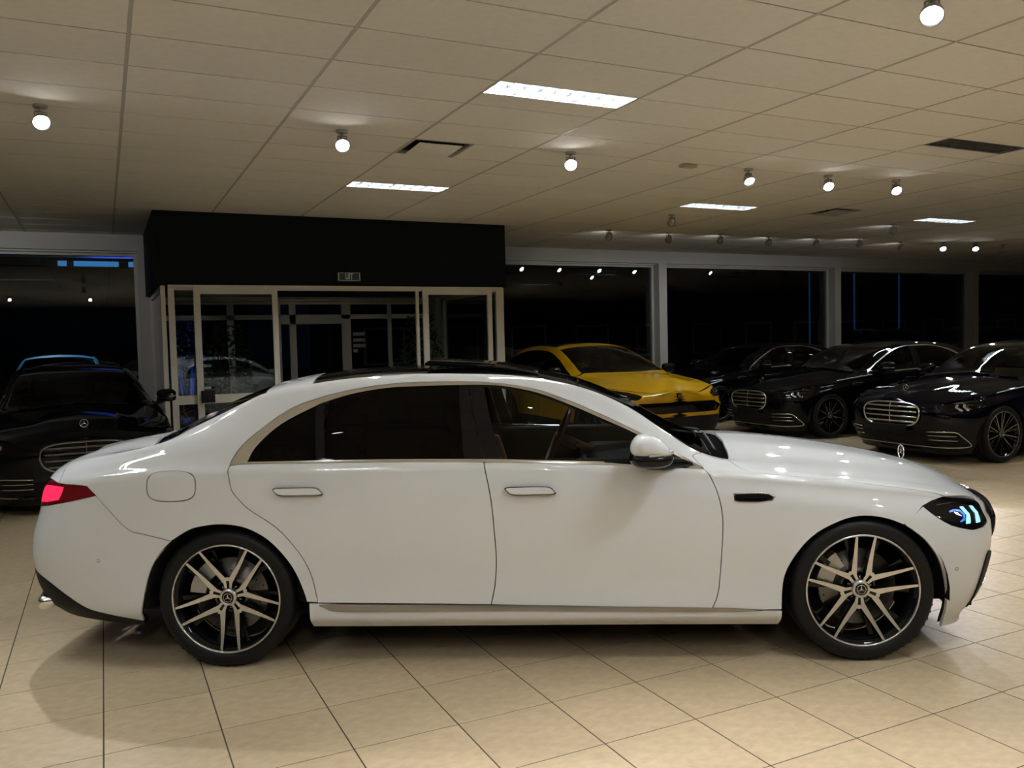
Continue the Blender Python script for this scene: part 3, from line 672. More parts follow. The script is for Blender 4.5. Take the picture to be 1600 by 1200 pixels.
# ================================================================== wheels (axis y, outer face towards +y)
def star_mesh(r, th=.004, mi=0, ring=True, mb=None, M=None):
    """three-pointed star in a ring, in the x-z plane"""
    mb = mb or MB(); M = M or Matrix.Identity(4)
    if ring: mb.tube([M @ Vector((r * math.cos(a), 0, r * math.sin(a))) for a in np.linspace(0, 2 * math.pi, 25)[:-1]], th, 6, mi, closed=True)
    for q in range(3):
        a = math.pi / 2 + q * 2 * math.pi / 3; d = Vector((math.cos(a), 0, math.sin(a))); s_ = Vector((-d.z, 0, d.x)); w_ = r * .17
        vs = [d * r, s_ * w_, -s_ * w_, Vector((0, th * .9, 0)), Vector((0, -th * .9, 0))]
        mb.add([M @ v for v in vs], [(0, 1, 3), (0, 3, 2), (0, 4, 1), (0, 2, 4)], mi)
    return mb
def make_wheel(parent, loc, side, phase, style='y', tr=.358, alloy=None, simple=False):
    w_ = empty('wheel', loc, 0 if side > 0 else math.pi, parent); alloy = alloy or M_alu
    ph = R(phase) if side > 0 else math.pi - R(phase)
    tyre = MB(); tyre.lathe([(.272, .10), (.280, .118), (.296, .127), (.318, .131), (.338, .127), (.350, .112), (.3565, .092), (.358, .06), (.352, .058), (.352, .05), (.358, .048), (.358, .004), (.352, .002), (.352, -.006), (.358, -.008), (.358, -.06), (.354, -.10), (.335, -.125), (.272, -.11)], 72, 'y')
    k_ = tr / .358; tyre.v = [(x * (1 + (k_ - 1)), y, z * k_) for x, y, z in tyre.v]
    for q in range(60):         # shoulder sipes
        a = 2 * math.pi * q / 60; c, s_ = math.cos(a), math.sin(a); c2, s2 = math.cos(a + .03), math.sin(a + .03)
        tyre.add([(tr * .9985 * c, .088, tr * .9985 * s_), (tr * .982 * c, .113, tr * .982 * s_), (tr * .982 * c2, .113, tr * .982 * s2), (tr * .9985 * c2, .088, tr * .9985 * s2), (tr * .9995 * (c + c2) / 2, .096, tr * .9995 * (s_ + s2) / 2), (tr * .990 * (c + c2) / 2, .1135, tr * .990 * (s_ + s2) / 2)], [(0, 1, 5, 4), (4, 5, 2, 3)])
    tyre.build('tyre', M_rubber, w_)
    MB().lathe([(.278, .117), (.272, .105), (.262, .10), (.252, .06), (.248, -.02), (.262, -.08), (.275, -.11)], 64, 'y').build('rim', M_gblack, w_)
    MB().lathe([(.2835, .118), (.2825, .1235), (.276, .1245), (.2735, .119), (.2735, .11)], 72, 'y').build('rim_ring', alloy, w_)
    Rr = .276
    if not simple: yf = lambda r: .078 + .036 * (r / Rr) ** 1.6
    else: yf = lambda r: .085 + .03 * (r / Rr) ** 1.5
    def fl(phi):
        c, s_ = math.cos(phi), math.sin(phi)
        f0 = lambda a, b: (a * c - b * s_, yf(math.hypot(a, b)), a * s_ + b * c)
        f1 = lambda a, b: (a * c - b * s_, yf(math.hypot(a, b)) - .034, a * s_ + b * c)
        return f0, f1
    if style == 'y':
        for q in range(5):
            f0, f1 = fl(ph + R(36 + 72 * q)); sp = MB(); n = 6
            for s_ in (-1, 1):
                A = np.array([.080, s_ * .0125]); Bp = np.array([Rr * math.cos(R(26.4)), s_ * Rr * math.sin(R(26.4))]); d = (Bp - A) / np.linalg.norm(Bp - A); nn = np.array([-d[1], d[0]])
                bow = np.array([-d[1], d[0]]) * s_ * .002
                for i in range(n):
                    u0, u1 = i / n, (i + 1) / n; w0, w1 = .0150 - .0092 * u0 ** .75, .0150 - .0092 * u1 ** .75
                    c0 = A + (Bp - A) * u0 + bow * math.sin(math.pi * u0); c1 = A + (Bp - A) * u1 + bow * math.sin(math.pi * u1)
                    sp.prism([c0 + nn * w0, c0 - nn * w0, c1 - nn * w1, c1 + nn * w1], f0, f1, 0, 1)
                sp.prism([(.026, s_ * .0045), (.026, s_ * .015), (.082, s_ * .0255), (.093, s_ * .0245), (.084, s_ * .0085)], f0, f1, 0, 1)
            sp.prism([(.083, -.012), (.083, .012), (.101, .007), (.104, 0), (.101, -.007)], f0, f1, 0, 1)
            g0 = lambda a, b: Vector(f0(a, b)) - Vector((0, .006, 0)); g1 = lambda a, b: Vector(f0(a, b)) - Vector((0, .03, 0))
            sp.prism([(.03, -.004), (.03, .004), (.084, .009), (.084, -.009)], g0, g1, 1, 1)
            sp.build('spoke', [alloy, M_gblack], w_)
        bs = MB()
        for q in range(10):     # darker spokes further in
            a = ph + R(36 * q + 18); c, s_ = math.cos(a), math.sin(a); 
            bs.add([(.04 * c + .008 * s_, .05, .04 * s_ - .008 * c), (.04 * c - .008 * s_, .05, .04 * s_ + .008 * c), (.262 * c - .012 * s_, .062, .262 * s_ + .012 * c), (.262 * c + .012 * s_, .062, .262 * s_ - .012 * c)], [(0, 1, 2, 3)])
        bs.build('inner_web', M_gblack, w_)
    else:
        for q in range(10):
            f0, f1 = fl(ph + R(36 * q)); sp = MB()
            for s_ in (-1, 1):
                sp.prism([(.03, s_ * .002), (.03, s_ * .009), (Rr, s_ * .032), (Rr, s_ * .024), (.12, s_ * .004)], f0, f1, 0, 1)
            sp.build('spoke', [alloy, M_gblack], w_)
    MB().lathe([(.0, .098), (.028, .098), (.031, .095)], 28, 'y').build('hub_cap', M_gblack, w_)
    hb = MB().lathe([(.031, .094), (.0315, .0995), (.043, .0975), (.046, .088), (.046, .06)], 32, 'y'); hb.build('hub_ring', alloy, w_)
    star_mesh(.022, .0018, M=Matrix.Translation((0, .0995, 0)) @ (Matrix.Rotation(math.pi, 4, 'Z') if side < 0 else Matrix.Identity(4))).build('hub_star', M_chrome, w_)
    if not simple:
        MB().lathe([(.075, .03), (.075, .052), (.09, .052), (.095, .034), (.19, .034), (.195, .032), (.195, .008), (.09, .008)], 64, 'y').build('brake_disc', M_disc, w_)
        hl = MB()
        for q in range(24):
            a = 2 * math.pi * q / 24; rr = (.125, .15, .172)[q % 3]; hl.lathe([(0, .0348), (.0045, .0348), (.0045, .033)], 8, 'y', c=(rr * math.cos(a), 0, rr * math.sin(a)))
        hl.build('drilled_face', M_black, w_)
        a0 = 2.6 if side > 0 else .55
        pts = [((r_) * math.cos(a0 + u), (r_) * math.sin(a0 + u)) for u in np.linspace(-.45, .45, 7) for r_ in (.212,)] + [(.13 * math.cos(a0 + u), .13 * math.sin(a0 + u)) for u in np.linspace(.45, -.45, 7)]
        MB().prism(pts, lambda a, b: (a, .058, b), lambda a, b: (a, -.02, b)).build('caliper', M_caliper, w_)
        for q in range(5):
            a = ph + R(72 * q); MB().lathe([(0, .072), (.008, .072), (.0085, .05)], 10, 'y', c=(.057 * math.cos(a), 0, .057 * math.sin(a))).build('wheel_bolt', M_dchrome, w_)
    return w_
# ================================================================== the long saloon
bU = [(2.444, .98), (2.404, 1.005), (2.268, 1.082), (2.11, 1.169), (1.949, 1.248), (1.784, 1.321), (1.617, 1.381), (1.447, 1.415), (1.26, 1.432), (.967, 1.435), (.796, 1.426), (.626, 1.403), (.458, 1.367), (.295, 1.305), (.152, 1.2), (.076, 1.125), (.045, 1.064), (.038, 1.021)]
bG = [(2.402, .993), (2.265, 1.068), (2.108, 1.154), (1.947, 1.228), (1.783, 1.301), (1.617, 1.365), (1.448, 1.402), (1.329, 1.412), (1.2, 1.414), (.97, 1.413), (.8, 1.406), (.629, 1.380), (.488, 1.341), (.45, 1.326), (.274, 1.236), (.165, 1.132), (.131, 1.06)]
bBB = [(.045, 1.042), (.175, 1.048), (.832, 1.045), (1.319, 1.035), (1.69, 1.021), (2.011, 1.005), (2.411, .98), (2.444, .977)]
bRD = [(.038, 1.021), (.047, .974), (.06, .919), (.098, .87), (.149, .82), (.282, .726), (.385, .606), (.444, .491), (.479, .336)]
bBP = [(1.339, 1.032), (1.372, .853), (1.385, .68), (1.391, .56), (1.383, .426), (1.36, .315)]
bFD = [(2.444, .978), (2.469, .943), (2.502, .858), (2.523, .737), (2.518, .575), (2.501, .376), (2.465, .279)]
bHD = [(2.597, 1.0), (2.625, .978), (2.66, .962), (2.743, .948), (3.083, .911), (3.337, .875), (3.489, .851), (3.592, .828), (3.664, .805)]
bAF = [(2.812, .17), (2.812, .30), (2.825, .424), (2.86, .51), (2.92, .596), (2.985, .655), (3.059, .696), (3.14, .727), (3.217, .737), (3.315, .725), (3.411, .689), (3.47, .65), (3.516, .61), (3.56, .555), (3.594, .495), (3.62, .42), (3.638, .34), (3.645, .26), (3.645, .135)]
bAR = [(-.455, .212), (-.447, .28), (-.427, .359), (-.379, .514), (-.295, .636), (-.176, .717), (-.09, .74), (.007, .747), (.128, .725), (.246, .654), (.345, .533), (.405, .396), (.426, .305), (.432, .197)]
bRB = [(-.657, .903), (-.584, .828), (-.484, .729), (-.402, .704), (-.262, .667)]
bDF = [(-1.077, .487), (-.963, .44), (-.861, .378), (-.749, .311), (-.635, .276), (-.45, .235)]
bHL = [(3.524, .771), (3.58, .790), (3.627, .798), (3.70, .797), (3.763, .789), (3.84, .772), (3.90, .745), (3.92, .70), (3.912, .655), (3.865, .64), (3.79, .638), (3.711, .657), (3.617, .697)]
TR = .735
S = SED
def cut(c, x0=None, x1=None, z0=None):
    c = np.array(c); k_ = np.ones(len(c), bool)
    if x0 is not None: k_ &= c[:, 0] >= x0
    if x1 is not None: k_ &= c[:, 0] <= x1
    if z0 is not None: k_ &= c[:, 1] >= z0
    return c[k_]
def cat_(*a): return np.concatenate([np.array(q, float).reshape(-1, 2) for q in a])
def endrun(t0, t1, front, n=14, d=0.):
    t = np.linspace(t0, t1, n); x = xend(S, t, front); return np.stack([x - d if front else x + d, t], 1)
def tline(x0, x1, t=TR, n=40): return np.stack([np.linspace(x0, x1, n), np.full(n, t)], 1)
def rrect(cx, cz, hx, hz, p=3.2, n=40, sh=0.):
    out = []
    for a in np.linspace(0, 2 * math.pi, n, endpoint=False):
        c, s_ = math.cos(a), math.sin(a); u = math.copysign(abs(c) ** (2 / p), c); v = math.copysign(abs(s_) ** (2 / p), s_); out.append((cx + hx * u + sh * v * hx, cz + hz * v))
    return out
Us, Gs, RDs, BPs, FDs, HDs, AFs, ARs, RBs, DFs, HLs = (cr(q, 5) for q in (bU, bG, bRD, bBP, bFD, bHD, bAF, bAR, bRB, bDF, bHL))
HLs = cr(bHL, 5, True)
gU, gRD, gBP, gFD, gHD, gRB, gDF = (xt(S, q) for q in (Us, RDs, BPs, FDs, HDs, RBs, DFs))
gBB = xt(S, cr(bBB, 4))
archF = lambda z0: xt(S, cut(AFs, z0=z0)); archR = lambda z0: xt(S, cut(ARs, z0=z0))
tz = lambda x, z: float(S.t_of_z([x], [z])[0])
LT = [(-.657, .903), (-.709, .949), (-.829, .955), (-.888, .958)]
t_lt, t_lb, t_df, t_hd = tz(-1.09, .957), tz(-1.11, .805), tz(-1.15, .50), tz(3.995, .762)

def sedan_body(root):
    P = {}
    # fuel flap sits in a hole of the quarter panel
    ff = xt(S, rrect(-.254, .946, .127, .0765)); 
    gAR = archR(.338); iA = np.argmin(np.abs(gAR[:, 0] + .262) + (gAR[:, 1] > 1) * 9)
    side = cat_(xt(S, [(.479, .338)]), gRD[::-1], gU[::-1], xt(S, [(2.403, 1.033)]), [(2.462, TR)], tline(2.45, .40), [(.389, TR), (.30, 1.), (.02, 1.), (.13, TR)], tline(.12, -.48), tline(-.50, -.95, n=12), xt(S, LT[::-1]), gRB[1:], gAR[iA + 1:][(gAR[iA + 1:, 0] > -.262)])
    panel('rear_quarter', S, side, M_white, root, holes=[ff]); panel('fuel_flap', S, ff, M_white, root, sides=(-1,), inset=.0035)
    # doors
    sp_t = lambda x: np.interp(x, [.432, .479, 1.36, 2.465, 2.725, 2.815], [.338, .336, .315, .279, .272, .270])
    rd = cat_(gRD, xt(S, [(.8, sp_t(.8)), (1.1, sp_t(1.1))]), gBP[::-1], gBB[(gBB[:, 0] < 1.335)][::-1])
    fd = cat_(gBP, xt(S, [(1.7, sp_t(1.7)), (2.1, sp_t(2.1))]), gFD[::-1], gBB[(gBB[:, 0] > 1.345)][::-1])
    RD = panel('rear_door', S, rd, M_white, root); FD = panel('front_door', S, fd, M_white, root)
    for door, hx, hz in ((RD, .402, .909), (FD, 1.570, .892)):
        hs = rrect(hx, hz, .118, .0215, 5., sh=-.16); hi = rrect(hx, hz + .001, .1125, .0165, 5., sh=-.16)
        for o, s in zip(door, (1, -1)):
            h = panel('door_handle', S, xt(S, hs), M_chrome, o, sides=(s,), off=.022, depth=.026, st=.012, inset=0)[0]
            panel('handle_face', S, xt(S, hi), M_white, o, sides=(s,), off=.0255, depth=.004, st=.012, inset=0)
    # sill and chrome strip
    sl = cat_(xt(S, [(.432, .336), (.479, .334)]), xt(S, [(x, sp_t(x) - .002) for x in np.linspace(.6, 2.72, 20)]), xt(S, [(2.812, .268)]), xt(S, [(2.812, .20)]), tline(2.808, .434, 0., 30))
    panel('sill', S, sl, M_white, root, depth=.05)
    cs = cr([(.497, .331), (.52, .305), (.576, .289), (.8, .284), (1.464, .279), (2.0, .271), (2.457, .264), (2.62, .264), (2.726, .2685), (2.62, .283), (2.464, .290), (2.0, .301), (1.465, .316), (.8, .327)], 4, True)
    panel('sill_strip', S, xt(S, cs), M_dchrome, root, off=.005, depth=.012, st=.02)
    # front fender
    fe = cat_(gFD[::-1], xt(S, [(2.403, 1.033)]), [(2.462, TR), (2.55, TR)], gHD, xt(S, [(3.627, .8), (3.58, .791), (3.524, .772)]), archF(.27)[::-1][archF(.27)[::-1][:, 0] < 3.412], xt(S, [(2.73, .272)]))
    panel('front_fender', S, fe, M_white, root)
    vt = rrect(2.681, .838, .104, .0215, 6.); panel('fender_vent', S, xt(S, [(2.578, .860), (2.70, .862), (2.755, .857), (2.785, .838), (2.770, .823), (2.70, .816), (2.60, .817), (2.582, .825)]), M_chrome, root, off=.004, depth=.01, st=.02, inset=0)
    panel('vent_insert', S, xt(S, [(2.583, .855), (2.70, .857), (2.750, .852), (2.776, .838), (2.766, .828), (2.70, .821), (2.602, .822), (2.587, .829)]), M_gblack, root, off=.0055, depth=.004, st=.02, inset=0)
    # bumpers
    fb = cat_(xt(S, HLs[[i for i in range(len(HLs)) if HLs[i][1] < .772 and (HLs[i][0] < 3.9 or HLs[i][1] < .70)]][::-1]) if False else xt(S, [(3.411, .70), (3.524, .771), (3.57, .73), (3.617, .697), (3.66, .674), (3.711, .657), (3.79, .638), (3.865, .64), (3.912, .655), (3.92, .70), (3.902, .745), (3.915, .753)]), [(float(xend(S, [t_hd])[0]) , t_hd)], endrun(t_hd, 0., True, 30), tline(3.90, 3.645, 0., 8), archF(.13)[::-1][archF(.13)[::-1][:, 0] > 3.411])
    panel('front_bumper', S, fb, M_white, root, join=True)
    rb = cat_(gRB[::-1], xt(S, [(-.80, .872), (-.98, .836), (-1.06, .82)]), endrun(t_lb, t_df, False, 16), gDF, xt(S, [(-.45, .25)]), archR(.28)[archR(.28)[:, 0] < -.262])
    panel('rear_bumper', S, rb, M_white, root, join=True)
    df = cat_(gDF[::-1], endrun(t_df, 0., False, 12), tline(-1.05, -.455, 0., 16), xt(S, [(-.455, .225)]))
    panel('diffuser', S, df, M_black, root, join=True, depth=.04)
    ex = MB()
    for s in (-1, 1):
        o = MB().rbox((-.045, -.11, -.035), (.045, .11, .035), .028, 4, M=Matrix.Translation((-1.05, s * .735, .315)) @ Matrix.Rotation(R(-24 * s), 4, 'Z')).build('exhaust_trim', M_chrome, root)
    # lamps
    tl = cat_(xt(S, LT), endrun(t_lt, t_lb, False, 8, .006), xt(S, [(-1.06, .82), (-.98, .836), (-.80, .872)]))
    TLp = panel('tail_light', S, tl, M_lamp_red, root, off=.002)
    lit = xt(S, [(-.845, .942), (-.90, .945), (-.99, .94), (-1.035, .90), (-1.05, .845), (-.985, .852), (-.88, .872), (-.862, .90)])
    for o, s in zip(TLp, (1, -1)): panel('lit_element', S, lit, M_lamp_on, o, sides=(s,), off=.0045, depth=.002, st=.02)
    panel('rear_panel', S, cat_(endrun(t_lt, t_lb, False, 8, .006), endrun(t_lb, t_lt, False, 8, 0.)), M_white, root, join=True, inset=0)
    HL = panel('headlight', S, xt(S, HLs), M_gblack, root, off=-.001, depth=.03, st=.02)
    for o, s in zip(HL, (1, -1)):
        for pts, mt in (([(3.665, .738), (3.70, .742), (3.735, .735), (3.755, .715), (3.745, .69), (3.715, .683), (3.716, .69), (3.738, .698), (3.744, .715), (3.729, .728), (3.70, .734), (3.667, .73)], M_drlb),
                        ([(3.742, .748), (3.765, .746), (3.79, .712), (3.775, .672), (3.748, .672), (3.752, .69), (3.766, .71)], M_drl), ([(3.812, .744), (3.835, .74), (3.86, .708), (3.845, .668), (3.815, .668), (3.82, .688), (3.836, .706)], M_drl),
                        ([(3.60, .772), (3.70, .776), (3.85, .758), (3.85, .753), (3.70, .771), (3.60, .768)], M_dchrome)):
            panel('light_strip', S, xt(S, pts), mt, o, sides=(s,), off=.003, depth=.003, st=.02, inset=0)
    # hood, cowl, glass, roof, boot lid
    hb = xy(S, [(2.61, .70), (2.645, .5), (2.675, .25)]); 
    hood = cat_(gHD, xt(S, [(3.76, .796), (3.84, .780), (3.90, .757)]), endrun(t_hd, 1., True, 20), [(2.685, 1.)], hb[::-1])
    panel('hood', S, hood, M_white, root, join=True)
    wsb = xy(S, [(2.535, .70), (2.55, .5), (2.56, .25)])
    panel('cowl', S, cat_([(2.53, TR)], hb, [(2.685, 1.), (2.565, 1.)], wsb[::-1]), M_cowl, root, join=True, off=-.022, inset=-.006)
    panel('windshield', S, cat_(tline(1.832, 2.525), wsb, [(2.565, 1.), (1.865, 1.), (1.85, .87)]), M_gwind, root, join=True, off=-.002, depth=.006)
    panel('roof_glass', S, cat_(tline(.392, 1.826), [(1.845, .87), (1.86, 1.), (.302, 1.), (.35, .86)]), M_gblack, root, join=True, off=-.002)
    panel('rear_window', S, cat_(tline(-.485, .128), [(.02, 1.), (-.645, 1.), (-.59, .87)]), M_gtint, root, join=True, off=-.004, depth=.006)
    bl = cat_([(-.492, TR), (-.60, .87), (-.652, 1.)], endrun(1., t_lt, False, 20), xt(S, [(-.95, .9585), (-.888, .9585)]), tline(-.95, -.50, n=12))
    panel('boot_lid', S, bl, M_white, root, join=True)
    # tilted sunroof panel
    sr = MB(); xs = np.linspace(.99, 1.62, 14); ys = np.linspace(-.47, .47, 13); vs = []
    for dz in (0, -.012):
        for x in xs:
            for y in ys:
                t_ = float(S.t_of_y([x], [max(abs(y), .001)])[0]); z = float(S.yz(np.array([x]), np.array([t_]))[1][0]); vs.append((x, y, z + .006 + .034 * ((1.62 - x) / .63) ** .8 + dz))
    n1 = len(xs) * len(ys); fs = []
    for i in range(len(xs) - 1):
        for j in range(len(ys) - 1):
            a = i * len(ys) + j; q = (a, a + 1, a + len(ys) + 1, a + len(ys)); fs += [q, tuple(n1 + k_ for k_ in q[::-1])]
    rim = [j for j in range(len(ys))] + [i * len(ys) + len(ys) - 1 for i in range(1, len(xs))] + [(len(xs) - 1) * len(ys) + j for j in range(len(ys) - 2, -1, -1)] + [i * len(ys) for i in range(len(xs) - 2, 0, -1)]
    fs += [(a, b, n1 + b, n1 + a) for a, b in zip(rim, rim[1:] + rim[:1])]
    sr.add(vs, fs, 0, False); sr.build('sunroof', M_gblack, root)
    for s in (-1, 1): MB().tube([(1.0, s * .44, 1.47), (1.02, s * .44, 1.512)], .006, 6).build('sunroof_lifter', M_black, root)
    # side windows and their trims
    gGs = xt(S, Gs); bot = lambda x: np.interp(x, [.131, .832, 1.319, 1.69, 2.011, 2.402], [1.06, 1.061, 1.052, 1.038, 1.022, .996])
    gb = lambda x0, x1: xt(S, [(x, bot(x)) for x in np.linspace(x0, x1, 12)])
    hole = cat_(gGs, gb(.14, 2.39)); outer = cat_(gU, gBB)
    panel('window_trim', S, outer, M_chrome, root, holes=[hole], inset=.0035, off=-.001, depth=.012, st=.016)
    panel('window_seal', S, outer, M_black, root, holes=[hole], inset=-.006, off=-.013, depth=0, st=.03)
    g = lambda x0, x1: gGs[(gGs[:, 0] >= x0) & (gGs[:, 0] <= x1)]
    panel('quarter_window', S, cat_(g(.1, .45), gb(.14, .486)), M_gtint, root, inset=-.003, off=-.006, depth=0)
    panel('rear_side_window', S, cat_(g(.49, 1.2), gb(.526, 1.238)), M_gtint, root, inset=0, off=-.006, depth=0)
    panel('front_side_window', S, cat_(g(1.33, 2.5), gb(1.422, 2.38)), M_gfront, root, inset=-.003, off=-.006, depth=0)
    panel('window_divider', S, cat_(xt(S, [(.45, 1.322), (.486, 1.058), (.526, 1.058), (.488, 1.338)])), M_gblack, root, inset=-.004, off=-.004, depth=.01)
    panel('pillar_cover', S, xt(S, [(1.2, 1.413), (1.238, 1.053), (1.336, 1.052), (1.249, 1.413)]), M_gblack, root, inset=0, off=-.003, depth=.01)
    panel('pillar_cover', S, xt(S, [(1.252, 1.413), (1.340, 1.052), (1.424, 1.050), (1.331, 1.411)]), M_gblack, root, inset=0, off=-.003, depth=.01)
    panel('mirror_patch', S, cat_(g(2.27, 2.5), gb(2.27, 2.39)), M_gblack, root, inset=0, off=-.003, depth=.006)
    # dark shell under the panels and floor pan
    sh = cat_(tline(-1.0, -.455, 0., 10), archR(.2), tline(.434, 2.808, 0., 30), archF(.17), tline(3.65, 3.9, 0., 6), endrun(0, 1, True, 40), [(2.66, 1.), (2.56, TR)], gBB[::-1], xt(S, [(-.05, 1.10)]), [(-.5, TR), (-.66, 1.)], endrun(1, 0, False, 40))
    panel('inner_shell', S, sh, M_dark, root, join=True, off=-.034, depth=0, inset=.008, st=.045)
    fp = MB(); fp.box((-.80, -.70, .235), (3.80, .70, .25)); fp.box((.5, -.88, .19), (2.75, .88, .23)); fp.build('floor_pan', M_dark, root)
    for xa in (0., 3.216):
        for s in (-1, 1):
            wl = MB(); n = 20; a = [math.pi * (1.06 * q / n - .03) for q in range(n + 1)]
            wl.add([(xa + .425 * math.cos(q), s * y, .34 + .41 * math.sin(q)) for q in a for y in (.945, .60)], [(2 * i, 2 * i + 1, 2 * i + 3, 2 * i + 2) for i in range(n)], 0, True)
            wl.add([(xa + .42 * math.cos(q), s * .60, .34 + .40 * math.sin(q)) for q in a], [tuple(range(n + 1))]); wl.build('wheel_arch', M_dark, root)
            MB().tube([(xa, s * .60, .36), (xa, s * .85, .36)], .05, 10).build('axle', M_dark, root)
    for x, z, s_ in ((-.65, .569, -1), (3.689, .453, -1), (-.65, .569, 1), (3.689, .453, 1)):
        y = float(S.yz(np.array([x]), S.t_of_z([x], [z]))[0][0]); q, nn = pmap(S, np.array([[x, tz(x, z)]]), .001); q, nn = q[0], nn[0]
        rot = Vector((nn[0], s_ * nn[1], nn[2])).to_track_quat('Y', 'Z').to_matrix().to_4x4(); rot.translation = (q[0], s_ * q[1], q[2])
        MB().tube([rot @ Vector((.0085 * math.cos(a), 0, .0085 * math.sin(a))) for a in np.linspace(0, 2 * math.pi, 17)[:-1]], .0011, 5, closed=True).build('parking_sensor', M_dchrome, root)

def mirrors(root, paint):
    for s in (-1, 1):
        m_ = empty('wing_mirror', (0, 0, 0), 0, root); c = Vector((2.15, s * 1.05, 1.085))
        def shell(z0, z1, nm, mt, kx=1., ex=.0):
            mb = MB(); nu, nv = 24, 14; vs = []; fs = []
            for i in range(nv + 1):
                ph_ = -math.pi / 2 + math.pi * i / nv; sz = math.sin(ph_); rr = abs(math.cos(ph_)) ** .62
                for j in range(nu):
                    th = 2 * math.pi * j / nu; u = math.copysign(abs(math.cos(th)) ** .75, math.cos(th)); v = math.copysign(abs(math.sin(th)) ** .75, math.sin(th))
                    z = z0 + (z1 - z0) * (sz * .5 + .5); k_ = 1. - .35 * max(0, (z - 1.075) / .08)
                    vs.append((c.x + (.12 if u > 0 else .095) * u * rr * k_ * kx - .04 * (1 - k_) + ex * (z - 1.08), c.y + s * .12 * v * rr * kx, z))
            for i in range(nv):
                for j in range(nu): fs.append((i * nu + j, i * nu + (j + 1) % nu, (i + 1) * nu + (j + 1) % nu, (i + 1) * nu + j))
            mb.add(vs, fs, 0, True); return mb.build(nm, mt, m_)
        shell(1.058, 1.172, 'mirror_cap', paint); shell(1.012, 1.10, 'mirror_housing', M_gblack, .99)
        MB().tube([(2.265, s * 1.07, 1.085), (2.235, s * 1.13, 1.083), (2.14, s * 1.168, 1.083)], .007, 6).build('indicator', M_louv, m_)
        MB().tube([(2.15, s * 1.0, 1.03), (2.24, s * .94, 1.012), (2.34, s * .895, 1.008), (2.39, s * .885, 1.0)], [.036, .034, .022, .008], 10).build('mirror_foot', M_gblack, m_)
        MB().rbox((2.092, s * 1.05 - .085, 1.035), (2.097, s * 1.05 + .085, 1.13), .002, 2).build('mirror_glass', M_dchrome, m_)

def cabin(root, leather):
    c = MB(); c.box((-.1, -.80, .24), (2.5, .80, .30)); c.build('cabin_floor', M_cabin, root)
    d = MB(); d.rbox((1.93, -.74, .78), (2.50, .74, .935), .05, 4); d.rbox((1.86, -.74, .60), (2.4, .74, .85), .05, 4); d.build('dashboard', M_cabin, root)
    MB().tube([(1.90, -.70, .90), (1.885, 0, .905), (1.90, .70, .90)], .006, 6).build('dash_trim', M_chrome, root)
    MB().rbox((1.84, -.12, .72), (1.86, .16, 1.0), .008, 2).build('centre_screen', M_gblack, root)
    for s in (-1, 1):
        MB().rbox((.35, s * .86 - .05, .32), (2.35, s * .86 + .04, 1.035), .03, 3).build('door_liner', M_cabin, root)
    st = MB(); C_ = Vector((1.74, .38, 1.01)); ax = Vector((-.9, 0, .43)).normalized(); e1 = Vector((0, 1, 0)); e2 = ax.cross(e1)
    st.tube([C_ + .185 * (math.cos(a) * e1 + math.sin(a) * e2) for a in np.linspace(0, 2 * math.pi, 29)[:-1]], .016, 8, closed=True)
    for a in (0, math.pi, -math.pi / 2): st.tube([C_, C_ + .18 * (math.cos(a) * e1 + math.sin(a) * e2)], .014, 6)
    st.tube([C_ - ax * .0, C_ - ax * .25], .035, 10); st.build('steering_wheel', M_leather if leather is M_leather else M_cabin, root)
    for nm, x, ys in (('front_seat', 1.47, (-.38, .38)), ('rear_seat', .12, (-.38, .38))):
        for y in ys:
            se = empty(nm, (x, y, 0), 0, root)
            MB().rbox((-.10, -.25, .42), (.46, .25, .60), .06, 4).build('cushion', leather, se)
            Mx = Matrix.Translation((-.05, 0, .5)) @ Matrix.Rotation(R(-17), 4, 'Y')
            b = MB(); b.rbox((-.13, -.25, 0), (.03, .25, .62), .06, 4, M=Mx); b.rbox((-.02, -.27, .05), (.07, -.17, .52), .035, 3, M=Mx); b.rbox((-.02, .17, .05), (.07, .27, .52), .035, 3, M=Mx); b.build('backrest', leather, se)
            MB().rbox((-.10, -.14, .66), (.01, .14, .83), .045, 4, M=Mx).build('headrest', leather, se)

def hood_star(root):
    st = empty('hood_star', (3.80, 0, .866), 0, root)
    M_ = Matrix.Translation((0, 0, .045)) @ Matrix.Rotation(R(62), 4, 'Z')
    M_ = Matrix.Translation((0, 0, .054)) @ Matrix.Rotation(R(90), 4, 'Z')
    star_mesh(.040, .0034, M=M_).build('star', M_chrome, st)
    MB().lathe([(0, .016), (.008, .014), (.011, .006), (.024, .002), (.026, -.004)], 20, 'z').build('star_base', M_chrome, st)

